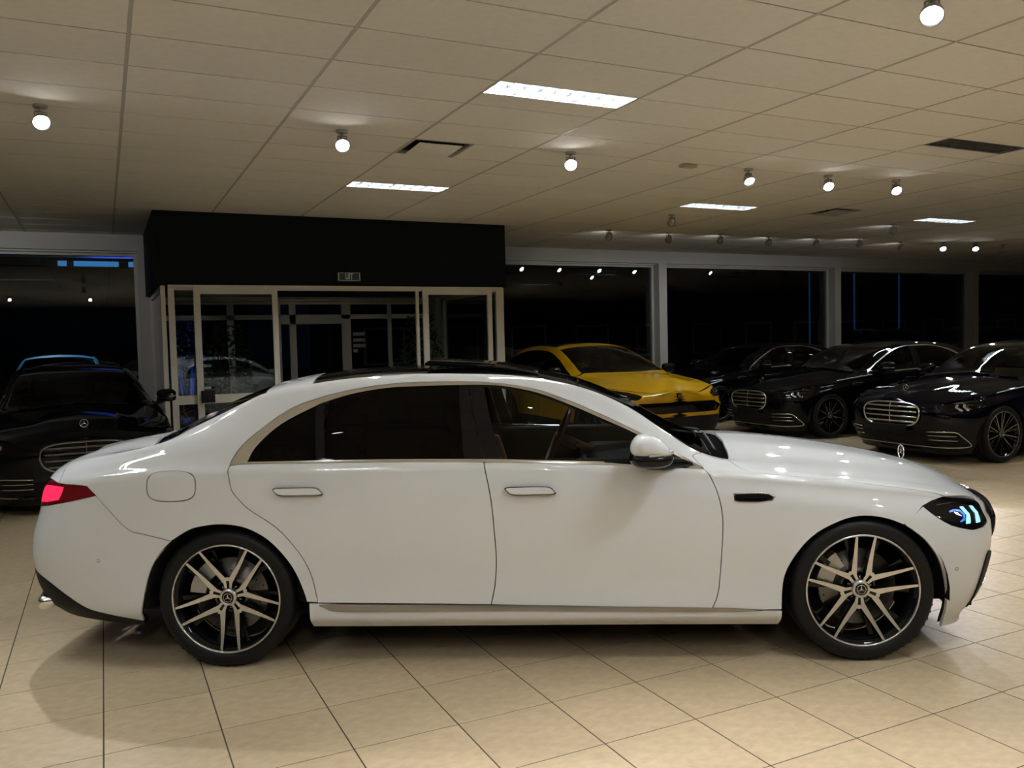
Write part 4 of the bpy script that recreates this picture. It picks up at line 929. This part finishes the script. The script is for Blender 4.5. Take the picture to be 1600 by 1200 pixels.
NS = Nose(SED)
def grille(root, kind):
    g = empty('grille', (0, 0, 0), 0, root)
    gw, gz, go = (.435, .60, 0.) if kind != 'black' else (.52, .588, .020)
    gp = rrect(0, gz, gw, .15 if kind != 'black' else .14, 3.4, 48); gp = [(y * (1 - .10 * max(0, (.615 - z) / .165)), z) for y, z in gp]
    NS.plate(MB(), gp, off=.012 + go, back=.05 + go).build('grille_back', M_gblack, g)
    gc = {'chrome': M_chrome, 'dark': M_dchrome}.get(kind, M_gblack)
    MB().tube([NS.p(y, z, .018 + go) for y, z in gp], .0125, 8, closed=True).build('grille_surround', gc, g)
    for z in (.51, .575, .64, .70):
        hw = .40 if z > .56 else .375
        b = MB(); ys = np.linspace(-hw, hw, 15); b.tube([NS.p(y, z + .004, .022) for y in ys], .0062, 6); b.tube([NS.p(y, z - .006, .02) for y in ys], .004, 6); b.build('grille_slat', M_chrome if kind == 'chrome' else M_dchrome, g)
    MB().tube([NS.p(0, z, .024) for z in np.linspace(.46, .745, 8)], .005, 6).build('grille_post', M_chrome if kind == 'chrome' else M_dchrome, g)
    star = None
    lo = empty('lower_intake', (0, 0, 0), 0, root)
    NS.plate(MB(), rrect(0, .29, .62, .075, 5, 40), off=.006).build('intake_mesh', M_black, lo)
    MB().tube([NS.p(y, .205, .014) for y in np.linspace(-.70, .70, 21)], .007, 6).build('lip_strip', M_chrome if kind == 'chrome' else M_black, lo)
def winglets(root):
    """chrome framed side intakes of the black saloons"""
    for s in (-1, 1):
        w_ = empty('side_intake', (0, 0, 0), 0, root)
        pts = [(.50, .395), (.79, .405), (.83, .36), (.868, .27), (.845, .225), (.60, .205)]
        NS.plate(MB(), [(s * y, z) for y, z in pts], off=.004).build('intake_recess', M_black, w_)
        MB().tube([NS.p(s * y, z, .012) for y, z in cr([(.50, .40), (.70, .408), (.80, .404), (.835, .36), (.872, .27), (.85, .222), (.70, .208), (.50, .202)], 4)], .0075, 6).build('intake_frame', M_chrome, w_)
        for z in (.355, .30): MB().tube([NS.p(s * y, z, .012) for y in np.linspace(.50, .80, 9)], .005, 6).build('intake_blade', M_chrome, w_)
    MB().rbox((4.085, -.27, .36), (4.11, .27, .475), .01, 2).build('plate_holder', M_black, root)
def amg_intakes(root):
    """black angular side intakes with bright inlay of the white saloon"""
    for s in (-1, 1):
        w_ = empty('side_intake', (0, 0, 0), 0, root)
        q = cr([(3.905, .50), (3.868, .40), (3.842, .29), (3.838, .205), (3.865, .165), (3.93, .160), (3.985, .23), (3.99, .36), (3.96, .48)], 4, True)
        panel('intake_recess', S, xt(S, q), M_black, w_, sides=(s,), off=.007, depth=.012, st=.02, inset=0)
        q = cr([(3.925, .345), (3.893, .28), (3.882, .215), (3.905, .185), (3.945, .190), (3.965, .25), (3.955, .33)], 4, True)
        panel('intake_blade', S, xt(S, q), M_chrome, w_, sides=(s,), off=.011, depth=.006, st=.02, inset=0)
        q = cr([(3.935, .32), (3.91, .275), (3.903, .225), (3.918, .203), (3.942, .21), (3.953, .25), (3.949, .31)], 4, True)
        panel('intake_core', S, xt(S, q), M_black, w_, sides=(s,), off=.0135, depth=.004, st=.02, inset=0)
def wipers(root):
    for y0, y1 in ((.55, -.05), (-.10, -.62)):
        w_ = MB(); pts = []
        for u in np.linspace(0, 1, 8):
            y = y0 + (y1 - y0) * u; x = 2.60 - .02 * u - .03 * abs(y); t_ = float(S.t_of_y([x], [max(abs(y), .01)])[0]); z = float(S.yz(np.array([x]), np.array([t_]))[1][0]); pts.append((x, y, z + .014))
        w_.tube(pts, .007, 6); w_.build('wiper', M_black, root)

def car_root(name, x, y, hd, label, scale=1., cat='car', group=None):
    o = empty(name, (x, y, 0), hd, None, scale); return tag(o, label, cat, group)
# ---- the white saloon in the middle
UX = Vector((.88234582, -.47060158, 0)); HD = math.atan2(UX.y, UX.x)
white = car_root('white_saloon', .956458, 5.285688, HD, 'white long-wheelbase saloon parked sideways in the middle of the showroom')
sedan_body(white); mirrors(white, M_white); cabin(white, M_leather); grille(white, 'black'); amg_intakes(white); wipers(white); hood_star(white)
body_parts = [o for o in white.children]
for xa, s, ph_ in ((0, -1, -88), (3.216, -1, 86), (0, 1, 20), (3.216, 1, 50)): make_wheel(white, (xa, s * .825, .358), s, ph_)

# ---- black saloons: same body, other front trim, wheels and paint
def copy_body(root, paint, leather, kind='chrome'):
    skip = ('side_intake', 'grille', 'exhaust_trim', 'parking_sensor', 'sunroof', 'lower_intake')
    def rec(o, par):
        if o.name.split('.')[0] in skip or o.name.split('.')[0] == 'wheel': return
        c = o.copy(); COL.objects.link(c); c.parent = par
        if o.type == 'MESH' and len(o.material_slots):
            mt = o.material_slots[0].material
            new = {M_white: paint, M_leather: leather, M_lamp_on: M_lamp_red, M_drl: M_louv, M_drlb: M_dchrome}.get(mt)
            if o.name.split('.')[0] in ('front_side_window',): new = new or M_gwind
            if new: c.material_slots[0].link = 'OBJECT'; c.material_slots[0].material = new
        for ch in o.children: rec(ch, c)
    for o in body_parts: rec(o, root)
    grille(root, kind); winglets(root)
def black_saloon(x, y, hd, label, paint, leather, sc=1., alloy=None, kind='chrome'):
    r = car_root('black_saloon', x, y, hd, label, sc); copy_body(r, paint, leather, kind)
    for xa, s in ((0, 1), (3.216, 1), (0, -1), (3.216, -1)): make_wheel(r, (xa, s * .825, .358), s, 10 + 25 * xa, style='multi', alloy=alloy or M_dchrome, simple=True)
    return r
black_saloon(13.18, 7.39, R(177.7), 'midnight blue-black saloon with chrome grille at the right edge', M_pblue, M_beige)
black_saloon(13.53, 10.335, R(176.2), 'black saloon with chrome grille, middle one of the three at the right', M_pblack, M_cabin)
black_saloon(13.80, 13.63, R(180.7), 'black saloon with pale seats parked nearest the right windows', M_pblack, M_beige)
black_saloon(-.44, 13.30, R(-86.3), 'black saloon with bonnet star facing forward at the left edge', M_pblack, M_cabin, .955, kind='dark').scale = (.955, .955, .985)
# ================================================================== the yellow coupe-shaped SUV
SUV_ROWS = [
 ([(-1.12, .86), (0, .92), (3, .92), (3.95, .86)], [(-1.12, .34), (-.4, .28), (3.4, .26), (3.95, .24)]),
 ([(-1.12, .94), (0, .985), (1.5, .97), (3, .985), (3.95, .93)], [(-1.12, .46), (0, .40), (3, .40), (3.95, .38)]),
 ([(-1.12, .95), (0, .99), (1.5, .955), (3, .985), (3.95, .94)], [(-1.12, .60), (0, .55), (3.95, .52)]),
 ([(-1.12, .96), (0, 1.0), (1.5, .975), (3, .99), (3.95, .94)], [(-1.12, .76), (0, .76), (3, .72), (3.95, .66)]),
 ([(-1.12, .95), (0, 1.0), (1.5, .985), (3, .985), (3.95, .92)], [(-1.12, .90), (0, .95), (1.5, .93), (3, .90), (3.95, .76)]),
 ([(-1.12, .92), (0, .975), (1.5, .968), (2.4, .965), (3, .955), (3.5, .935), (3.95, .88)], [(-1.12, .98), (-.6, 1.06), (0, 1.08), (1.5, 1.04), (2.4, 1.02), (3, .985), (3.5, .93), (3.95, .83)]),
 ([(-1.12, .86), (-.6, .90), (0, .915), (1.5, .905), (2.4, .90), (3, .895), (3.5, .87), (3.95, .82)], [(-1.12, 1.02), (-.6, 1.12), (0, 1.15), (1.3, 1.11), (2.3, 1.085), (3, 1.03), (3.5, .965), (3.95, .85)]),
 ([(-1.12, .78), (-.6, .82), (0, .82), (1, .815), (1.7, .82), (2.2, .835), (2.5, .82), (3, .76), (3.5, .72), (3.95, .70)], [(-1.12, 1.05), (-.6, 1.24), (0, 1.33), (.6, 1.35), (1.2, 1.335), (1.7, 1.255), (2.2, 1.15), (2.5, 1.10), (3, 1.05), (3.5, .985), (3.95, .865)]),
 ([(-1.12, .68), (-.6, .72), (0, .69), (.6, .68), (1.3, .69), (1.7, .725), (2.1, .765), (2.4, .79), (2.7, .70), (3.3, .62), (3.95, .60)], [(-1.12, 1.07), (-.6, 1.34), (0, 1.49), (.6, 1.53), (1.1, 1.515), (1.4, 1.465), (1.7, 1.375), (2.1, 1.235), (2.4, 1.13), (2.7, 1.09), (3, 1.065), (3.5, 1.0), (3.95, .875)]),
 ([(-1.12, .56), (-.6, .60), (0, .60), (.6, .60), (1.3, .61), (1.7, .655), (2.1, .71), (2.4, .74), (2.7, .60), (3.3, .50), (3.95, .48)], [(-1.12, 1.09), (-.6, 1.40), (0, 1.545), (.6, 1.58), (1.1, 1.565), (1.4, 1.52), (1.7, 1.43), (2.1, 1.285), (2.4, 1.165), (2.7, 1.115), (3, 1.085), (3.5, 1.02), (3.95, .885)]),
 ([(-1.12, .3), (3.95, .3)], [(-1.12, 1.10), (-.6, 1.46), (0, 1.595), (.6, 1.625), (1.1, 1.615), (1.4, 1.575), (1.7, 1.49), (2.1, 1.34), (2.4, 1.215), (2.65, 1.145), (3, 1.115), (3.5, 1.04), (3.95, .895)]),
 ([(-1.12, 0), (3.95, 0)], [(-1.12, 1.11), (-.9, 1.30), (-.6, 1.48), (0, 1.61), (.6, 1.638), (1.1, 1.63), (1.4, 1.59), (1.7, 1.505), (2.1, 1.36), (2.4, 1.24), (2.7, 1.15), (3, 1.122), (3.5, 1.045), (3.95, .90)])]
SUV = Surf(SUV_ROWS, SUV_T, ([(.2, 3.83), (.35, 3.92), (.5, 3.96), (.7, 3.985), (.82, 3.97), (.9, 3.93), (1.0, 3.86)], .95, 3.8), ([(.2, -1.04), (.5, -1.11), (.8, -1.13), (1.0, -1.10), (1.2, -1.0), (1.4, -.75)], .9, 4.5))
V = SUV
def suv(name, x, y, hd, label, paint, sc=1., detail=True):
    r = car_root(name, x, y, hd, label, sc)
    def er(t0, t1, front, n=14):
        t = np.linspace(t0, t1, n); return np.stack([xend(V, t, front), t], 1)
    tv = lambda x_, z_: float(V.t_of_z([x_], [z_])[0])
    def arch(xc, z0=.40, rr=.43, n=24):
        a = np.linspace(math.pi, 0, n); return [(xc + rr * math.cos(q), z0 + rr * math.sin(q) * .98) for q in a]
    tb = .425
    aR, aF = xt(V, arch(0.)), xt(V, arch(3.003)); zlow = .40
    kw = dict(st=.05)
    # flank: doors, quarter, fender
    panel('rear_quarter', V, cat_(aR[::-1][aR[::-1][:, 0] < .43], [(-.43, tv(-.43, .40))], er(tv(-1.05, .62), tb, False), [(-.4, tb), (.28, tb)], xt(V, [(.33, .95), (.44, .75)])), paint, r, **kw)
    panel('rear_door', V, cat_(xt(V, [(.46, .42), (.44, .75), (.33, .95)]), [(.30, tb), (1.22, tb)], xt(V, [(1.27, .9), (1.28, .6), (1.25, .42)])), paint, r, **kw)
    panel('front_door', V, cat_(xt(V, [(1.26, .42), (1.29, .6), (1.28, .9)]), [(1.23, tb), (2.28, tb)], xt(V, [(2.36, .9), (2.40, .65), (2.36, .42)])), paint, r, **kw)
    panel('sill', V, cat_(xt(V, [(.45, .41), (2.55, .41)]), [(2.52, 0), (.46, 0)]), M_black, r, **kw)
    hl = [(3.40, .952), (3.55, .94), (3.70, .918), (3.83, .885), (3.905, .85), (3.895, .805), (3.78, .815), (3.58, .87)]
    panel('front_fender', V, cat_(xt(V, [(2.37, .42), (2.41, .65), (2.37, .9)]), [(2.29, tb), (2.42, .50)], xt(V, [(2.75, 1.045), (3.1, 1.01), (3.40, .957)]), xt(V, [(3.45, .90), (3.42, .80)]), aF[::-1][aF[::-1][:, 0] < 3.30], xt(V, [(2.56, .40)])), paint, r, **kw)
    th = tv(3.90, .885)
    panel('hood', V, cat_([(2.43, .50)], xt(V, [(2.75, 1.047), (3.1, 1.012), (3.40, .965), (3.60, .947), (3.75, .922), (3.85, .90)]), er(th, 1., True, 10), [(2.66, 1.), (2.60, .87), (2.46, TR)]), paint, r, join=True, **kw)
    panel('front_bumper', V, cat_(aF[aF[:, 0] > 3.29], xt(V, [(3.435, .40)]), [(3.42, 0), (3.6, 0)], er(0, th - .002, True, 20), xt(V, [(3.85, .895), (3.75, .917), (3.60, .942), (3.42, .957), (3.44, .90), (3.41, .80)])), paint, r, join=True, **kw)
    panel('rear_bumper', V, cat_(xt(V, [(-.44, .40)]), [(-.42, 0)], er(0, tv(-1.05, .62), False, 8)), M_black, r, join=True, **kw)
    for o, s in zip(panel('headlight', V, xt(V, cr(hl, 3, True)), M_gblack, r, off=.004, st=.03), (1, -1)):
        panel('light_strip', V, xt(V, [(3.60, .905), (3.80, .862), (3.80, .852), (3.62, .888)]), M_louv, o, sides=(s,), off=.008, depth=.003, st=.03, inset=0)
        panel('reflector', V, xt(V, [(3.76, .848), (3.84, .838), (3.83, .81), (3.77, .815)]), M_dchrome, o, sides=(s,), off=.008, depth=.003, st=.03, inset=0)
    # greenhouse
    dlo = xt(V, cr([(2.30, 1.10), (2.0, 1.215), (1.7, 1.34), (1.4, 1.44), (1.1, 1.495), (.6, 1.51), (.1, 1.465), (-.3, 1.36), (-.52, 1.24), (-.42, 1.185), (0, 1.175), (.7, 1.155), (1.5, 1.125), (2.0, 1.105)], 4, True))
    sideb = cat_([(2.42, TR), (1.40, TR)], tline(1.3, -.6, TR, 20), [(-.95, .60), (-.98, tb), (-.4, tb), (.8, tb), (2.28, tb), (2.40, .50)])
    panel('side_frame', V, sideb, paint, r, holes=[dlo], **kw)
    for s in (1, -1):
        panel('side_window', V, dlo, M_gtint, r, sides=(s,), inset=-.004, off=-.006, depth=0, st=.05)
        panel('pillar_cover', V, xt(V, [(1.22, 1.485), (1.10, 1.49), (1.20, 1.13), (1.32, 1.13)]), M_gblack, r, sides=(s,), off=-.003, depth=.004, st=.05)
    panel('windshield', V, cat_(tline(1.44, 2.42), [(2.50, TR + .05), (2.60, .87), (2.64, 1.), (1.50, 1.), (1.47, .87)]), M_gwind, r, join=True, off=-.003, depth=.005, **kw)
    panel('roof_header', V, cat_(tline(1.24, 1.42, TR, 6), [(1.46, .87), (1.48, 1.), (1.24, 1.)]), paint, r, join=True, **kw)
    panel('roof_glass', V, cat_(tline(.0, 1.23, TR, 20), [(1.235, 1.), (.0, 1.)]), M_gblack, r, join=True, off=-.002, **kw)
    panel('tailgate', V, cat_(tline(-.01, -.6, TR, 10), [(-.95, .60), (-1.0, tb)], er(tb, 1., False, 12), [(-.01, 1.)]), paint, r, join=True, **kw)
    panel('inner_shell', V, cat_(xt(V, [(-.45, .42)]), aR, xt(V, [(.45, .42)]), [(.46, .01), (2.52, .01)], aF, [(3.46, .01), (3.6, .01)], er(.01, 1, True, 30), [(2.66, 1.), (2.44, TR), (2.36, tb), (-.4, tb), (-1.0, .5)], er(.5, .01, False, 12), [(-.44, .01)]), M_dark, r, join=True, off=-.035, depth=0, inset=.008, st=.06)
    MB().box((-1.0, -.82, .27), (3.8, .82, .30)).build('floor_pan', M_dark, r)
    c_ = MB(); c_.box((-.5, -.8, .5), (2.3, .8, .56)); c_.rbox((1.9, -.74, .85), (2.5, .74, 1.06), .05, 3); c_.build('cabin', M_cabin, r)
    for yq in (-.38, .38):
        se = MB(); Mx = Matrix.Translation((1.0, yq, .6)) @ Matrix.Rotation(R(-16), 4, 'Y'); se.rbox((-.12, -.25, 0), (.04, .25, .62), .05, 3, M=Mx); se.rbox((-.08, -.13, .60), (.02, .13, .82), .04, 3, M=Mx); se.build('front_seat', M_cabin, r)
    for s in (-1, 1):
        mm = MB(); mm.rbox((2.02, s * 1.06 - .11, 1.10), (2.16, s * 1.06 + .11, 1.25), .05, 4); mm.tube([(2.1, s * 1.0, 1.13), (2.18, s * .90, 1.10)], .025, 8); mm.build('wing_mirror', M_gblack, r)
        wl = [(0., .36), (3.003, .36)]
    if detail:
        N = Nose(V, .22, .95)
        N.plate(MB(), [(-.80, .68), (-.62, .755), (.62, .755), (.80, .68), (.70, .60), (-.70, .60)], off=.004).build('grille', M_gblack, r)
        N.plate(MB(), [(-.90, .505), (-.72, .545), (.72, .545), (.90, .505), (.84, .30), (-.84, .30)], off=.004).build('lower_grille', M_black, r)
        for s in (-1, 1):
            N.plate(MB(), [(s * .80, .78), (s * .90, .74), (s * .92, .60), (s * .80, .64), (s * .83, .71)], off=.005).build('side_intake', M_gblack, r)
            MB().tube([N.p(s * .80, .70, .012), N.p(s * .90, .665, .012), N.p(s * .915, .60, .012)], .012, 6).build('intake_blade', paint, r)
        sh = N.p(0, .835); MB().prism([(-.036, .04), (.036, .04), (.036, -.005), (0, -.045), (-.036, -.005)], lambda a, b: (sh.x + .012, a, sh.z + b), lambda a, b: (sh.x - .02, a, sh.z + b)).build('badge', M_gblack, r)
        MB().prism([(-.028, .033), (.028, .033), (.028, -.002), (0, -.035), (-.028, -.002)], lambda a, b: (sh.x + .014, a, sh.z + b), lambda a, b: (sh.x, a, sh.z + b)).build('badge_face', M_dchrome, r)
    for xa, s in ((0, 1), (3.003, 1), (0, -1), (3.003, -1)):
        w_ = make_wheel(r, (xa, s * .86, .375), s, 20, style='multi', tr=.375, alloy=M_dchrome, simple=True)
        wa = MB(); n = 16; a = [math.pi * q / n for q in range(n + 1)]
        wa.add([(xa + .45 * math.cos(q), s * yy, .40 + .44 * math.sin(q)) for q in a for yy in (.97, .62)], [(2 * i, 2 * i + 1, 2 * i + 3, 2 * i + 2) for i in range(n)], 0, True); wa.add([(xa + .45 * math.cos(q), s * .62, .40 + .44 * math.sin(q)) for q in a], [tuple(range(n + 1))]); wa.build('wheel_arch', M_dark, r)
    return r
ysuv = suv('yellow_suv', 7.42, 13.36, R(-93.2), 'yellow coupe-shaped SUV with black grille behind the white saloon', M_yellow, .985)
def suv_copy(name, x, y, hd, label, paint, sc):
    r = car_root(name, x, y, hd, label, sc)
    def rec(o, par):
        c = o.copy(); COL.objects.link(c); c.parent = par
        if o.type == 'MESH' and o.material_slots and o.material_slots[0].material is M_yellow: c.material_slots[0].link = 'OBJECT'; c.material_slots[0].material = paint
        for ch in o.children: rec(ch, c)
    for o in ysuv.children:
        if o.name.split('.')[0] not in ('badge', 'badge_face', 'floor_pan', 'front_seat'): rec(o, r)
suv_copy('blue_suv', -.80, 20.9, R(-90), 'light blue SUV parked outside the left window', M_lblue, .99)
suv_copy('grey_suv', 25.0, 20.6, R(176), 'dark grey car outside the third window, farther left one', M_grey, 1.12)
suv_copy('grey_suv', 26.6, 17.9, R(175), 'dark grey car outside the third window, nearer right one', M_grey, 1.12)
# ================================================================== plants in the lobby
def shrub(x, y, h, rad, seed, label, n=520, z0=.75):
    rnd = random.Random(seed); t = empty('potted_shrub', (x, y, 0)); tag(t, label, 'plant')
    MB().lathe([(0, 0), (.2, 0), (.25, .45), (.235, .45), (.225, .40), (0, .40)], 24, 'z').build('planter', M_pot, t)
    st = MB()
    for q in range(5):
        a = rnd.uniform(0, 6.28); st.tube([(.03 * math.cos(a), .03 * math.sin(a), .38), (.12 * math.cos(a), .12 * math.sin(a), h * .5), (rad * .6 * math.cos(a), rad * .6 * math.sin(a), h * .9)], [.02, .014, .006], 6)
    st.build('stem', M_stem, t)
    lf = MB()
    for q in range(n):
        u = rnd.random(); zz = z0 + (h - z0) * u; rr = rad * (1.15 - .75 * u) * math.sqrt(rnd.uniform(.15, 1)); a = rnd.uniform(0, 6.28)
        c = Vector((rr * math.cos(a), rr * math.sin(a), zz)); L_ = rnd.uniform(.07, .12); dirv = Vector((math.cos(a + rnd.uniform(-1, 1)), math.sin(a + rnd.uniform(-1, 1)), rnd.uniform(-.7, .5))).normalized()
        sd = dirv.cross(Vector((rnd.uniform(-.4, .4), rnd.uniform(-.4, .4), 1))).normalized(); w_ = L_ * .24; up = sd.cross(dirv) * .012
        lf.add([c, c + dirv * L_ * .4 + sd * w_ - up, c + dirv * L_, c + dirv * L_ * .4 - sd * w_ - up, c + dirv * L_ * .45 + up], [(0, 1, 4), (1, 2, 4), (2, 3, 4), (3, 0, 4)])
    o = lf.build('foliage', M_leaf, t); o['kind'] = 'stuff'
shrub(1.72, 13.35, 2.0, .40, 3, 'leafy green potted shrub behind the left sliding door')
shrub(4.82, 13.35, 2.12, .46, 5, 'leafy green potted shrub beside the right sliding door')
# blue-lit little tree outside the lobby
# ---- outside: glowing strip for the evening sky, light lines, dark buildings
for q, (x, lb) in enumerate(((22.48, 'left thin blue light line behind the right windows'), (24.68, 'middle thin blue light line behind the right windows'), (27.02, 'right thin blue light line behind the right windows'))):
    o = MB().rbox((x - .022, 21.98, -.2), (x + .022, 22.03, 3.9), .01, 2).build('light_pole', M_bluep); tag(o, lb, 'light pole')
bld = []
for x0, x1, y0, z1, nm, lb in ((-14, 3.5, 23.1, 7.5, 'neighbour_building', 'dark building with a glowing strip standing in for blue evening sky, outside the left window'), (8, 75, 30, 7.0, 'neighbour_hall', 'long dark hall across the yard behind the right windows')):
    t = empty(nm, (x0, y0, 0)); t.location = (0, 0, 0); tag(t, lb, 'building'); bld.append(t)
    MB().box((x0, y0, -.2), (x1, y0 + 6, z1)).build('wall', M_ext, t); MB().box((x0 - .2, y0 - .2, z1), (x1 + .2, y0 + 6.2, z1 + .25)).build('roof', M_black, t)
    for q in range(int((x1 - x0) // 3)):
        if x0 < 0 and -5 < x0 + 3 * q + 1.4 < 4: continue
        wq = MB().box((x0 + 3 * q + .6, y0 - .04, .9), (x0 + 3 * q + 2.2, y0, 2.3)).build('window_frame', M_wframe, t)
        MB().box((x0 + 3 * q + .7, y0 - .06, 1.0), (x0 + 3 * q + 2.1, y0 - .035, 2.2)).build('pane', M_gblack, wq)

b = empty('sky_strip', (0, 0, 0), 0, bld[0])  # glowing panes stand in for the evening sky seen between roof edges
BY = 23.06; kx = BY / 20.
for x0, x1 in ((-.766, -.60), (-.47, .39), (.58, .95)): MB().box((x0 * kx, BY, 3.735), (x1 * kx, BY + .03, 3.865)).build('pane', M_blueL, b)
MB().box((-1.0, BY - .02, 3.70), (1.2, BY + .04, 3.735)).build('strip_edge', M_ext, b); MB().box((-1.0, BY - .02, 3.865), (1.2, BY + .04, 3.90)).build('strip_edge', M_ext, b)
for x0, x1 in ((-.60, -.56), (-.51, -.47), (.39, .43), (.54, .58)): MB().box((x0 * kx, BY - .02, 3.735), (x1 * kx, BY + .04, 3.865)).build('mullion', M_ext, b)

# lamp added out of sight on that building to brighten the parked car
wl = empty('added_lamp', (-1.4, 22.88, 5.4)); tag(wl, 'unseen lamp added high on the dark building to brighten the blue car', 'lamp')
MB().rbox((-.15, -.10, -.05), (.15, .10, .05), .02, 3).build('lamp_housing', M_black, wl); MB().box((-.12, -.08, -.056), (.12, .07, -.05)).build('lamp_glass', M_lens_off, wl)
ld = bpy.data.lights.new('added_beam', 'SPOT'); ld.energy = 2200; ld.spot_size = R(34); ld.spot_blend = .6; ld.shadow_soft_size = .1; ld.color = (.75, .88, 1.)
lo = bpy.data.objects.new('added_beam', ld); COL.objects.link(lo); lo.location = (-1.4, 22.75, 5.3); lo.rotation_euler = (Vector((-.8, 20.3, 1.5)) - Vector((-1.4, 22.75, 5.3))).to_track_quat('-Z', 'Y').to_euler()

wl = empty('added_lamp', (26.0, 29.85, 6.2)); tag(wl, 'unseen lamp added high on the long hall to brighten the grey cars', 'lamp')  # second unseen lamp, added to brighten the grey cars in the yard
MB().rbox((-.15, -.10, -.05), (.15, .10, .05), .02, 3).build('lamp_housing', M_black, wl); MB().box((-.12, -.08, -.056), (.12, .07, -.05)).build('lamp_glass', M_lens_off, wl)
ld = bpy.data.lights.new('added_beam', 'SPOT'); ld.energy = 1500; ld.spot_size = R(34); ld.spot_blend = .6; ld.shadow_soft_size = .1; ld.color = (.85, .93, 1.)
lo = bpy.data.objects.new('added_beam', ld); COL.objects.link(lo); lo.location = (26., 29.7, 6.1); lo.rotation_euler = (Vector((24.2, 21., 1.2)) - Vector((26., 29.7, 6.1))).to_track_quat('-Z', 'Y').to_euler()
# blue lit shrub outside the lobby
shrub(1.36, 16.3, 2.25, .42, 9, 'blue lit leafy shrub outside beyond the narrow left lobby pane')
gl = empty('garden_lamp', (1.25, 15.75, 0)); tag(gl, 'small blue garden lamp at the foot of the shrub outside', 'lamp')
gl.location.z = -.2
MB().lathe([(0, 0), (.05, 0), (.05, .10), (.04, .12), (0, .12)], 16, 'z').build('lamp_body', M_black, gl); MB().lathe([(0, .125), (.035, .121)], 16, 'z').build('lamp_glass', M_bluelamp, gl)
ld = bpy.data.lights.new('garden_beam', 'SPOT'); ld.energy = 1400; ld.spot_size = R(60); ld.spot_blend = .5; ld.shadow_soft_size = .03; ld.color = (.08, .16, 1.)
lo = bpy.data.objects.new('garden_beam', ld); COL.objects.link(lo); lo.location = (1.25, 15.75, -.05); lo.rotation_euler = (Vector((1.34, 16.1, 1.9)) - Vector((1.25, 15.75, -.05))).to_track_quat('-Z', 'Y').to_euler()

# ================================================================== labels of parts that look different from the rest of their thing
PL = {'window_trim': 'chrome window surround', 'roof_glass': 'black glass roof', 'sunroof': 'tilted black sunroof panel', 'windshield': 'dark windscreen', 'rear_side_window': 'black tinted rear side window', 'quarter_window': 'black tinted quarter window',
      'front_side_window': 'clear front side window', 'rear_window': 'dark rear window', 'sill_strip': 'dark chrome strip along the sill', 'diffuser': 'black lower rear apron', 'hood_star': 'upright chrome star', 'door_handle': 'chrome edged door handle',
      'fender_vent': 'black and chrome fender vent', 'steering_wheel': 'brown rimmed steering wheel'}
for o in list(bpy.data.objects):
    k_ = o.name.split('.')[0]
    if k_ in PL and o.parent is not None: o['label'] = PL[k_]
for o in white.children:
    k_ = o.name.split('.')[0]
    if k_ == 'tail_light': o['label'] = 'red tail light, lit'
    if k_ == 'headlight': o['label'] = 'black headlight with blue running lights'
    if k_ == 'wheel': o['label'] = 'black wheel with polished Y-shaped spokes'
    if k_ == 'front_seat': o['label'] = 'brown leather front seat'
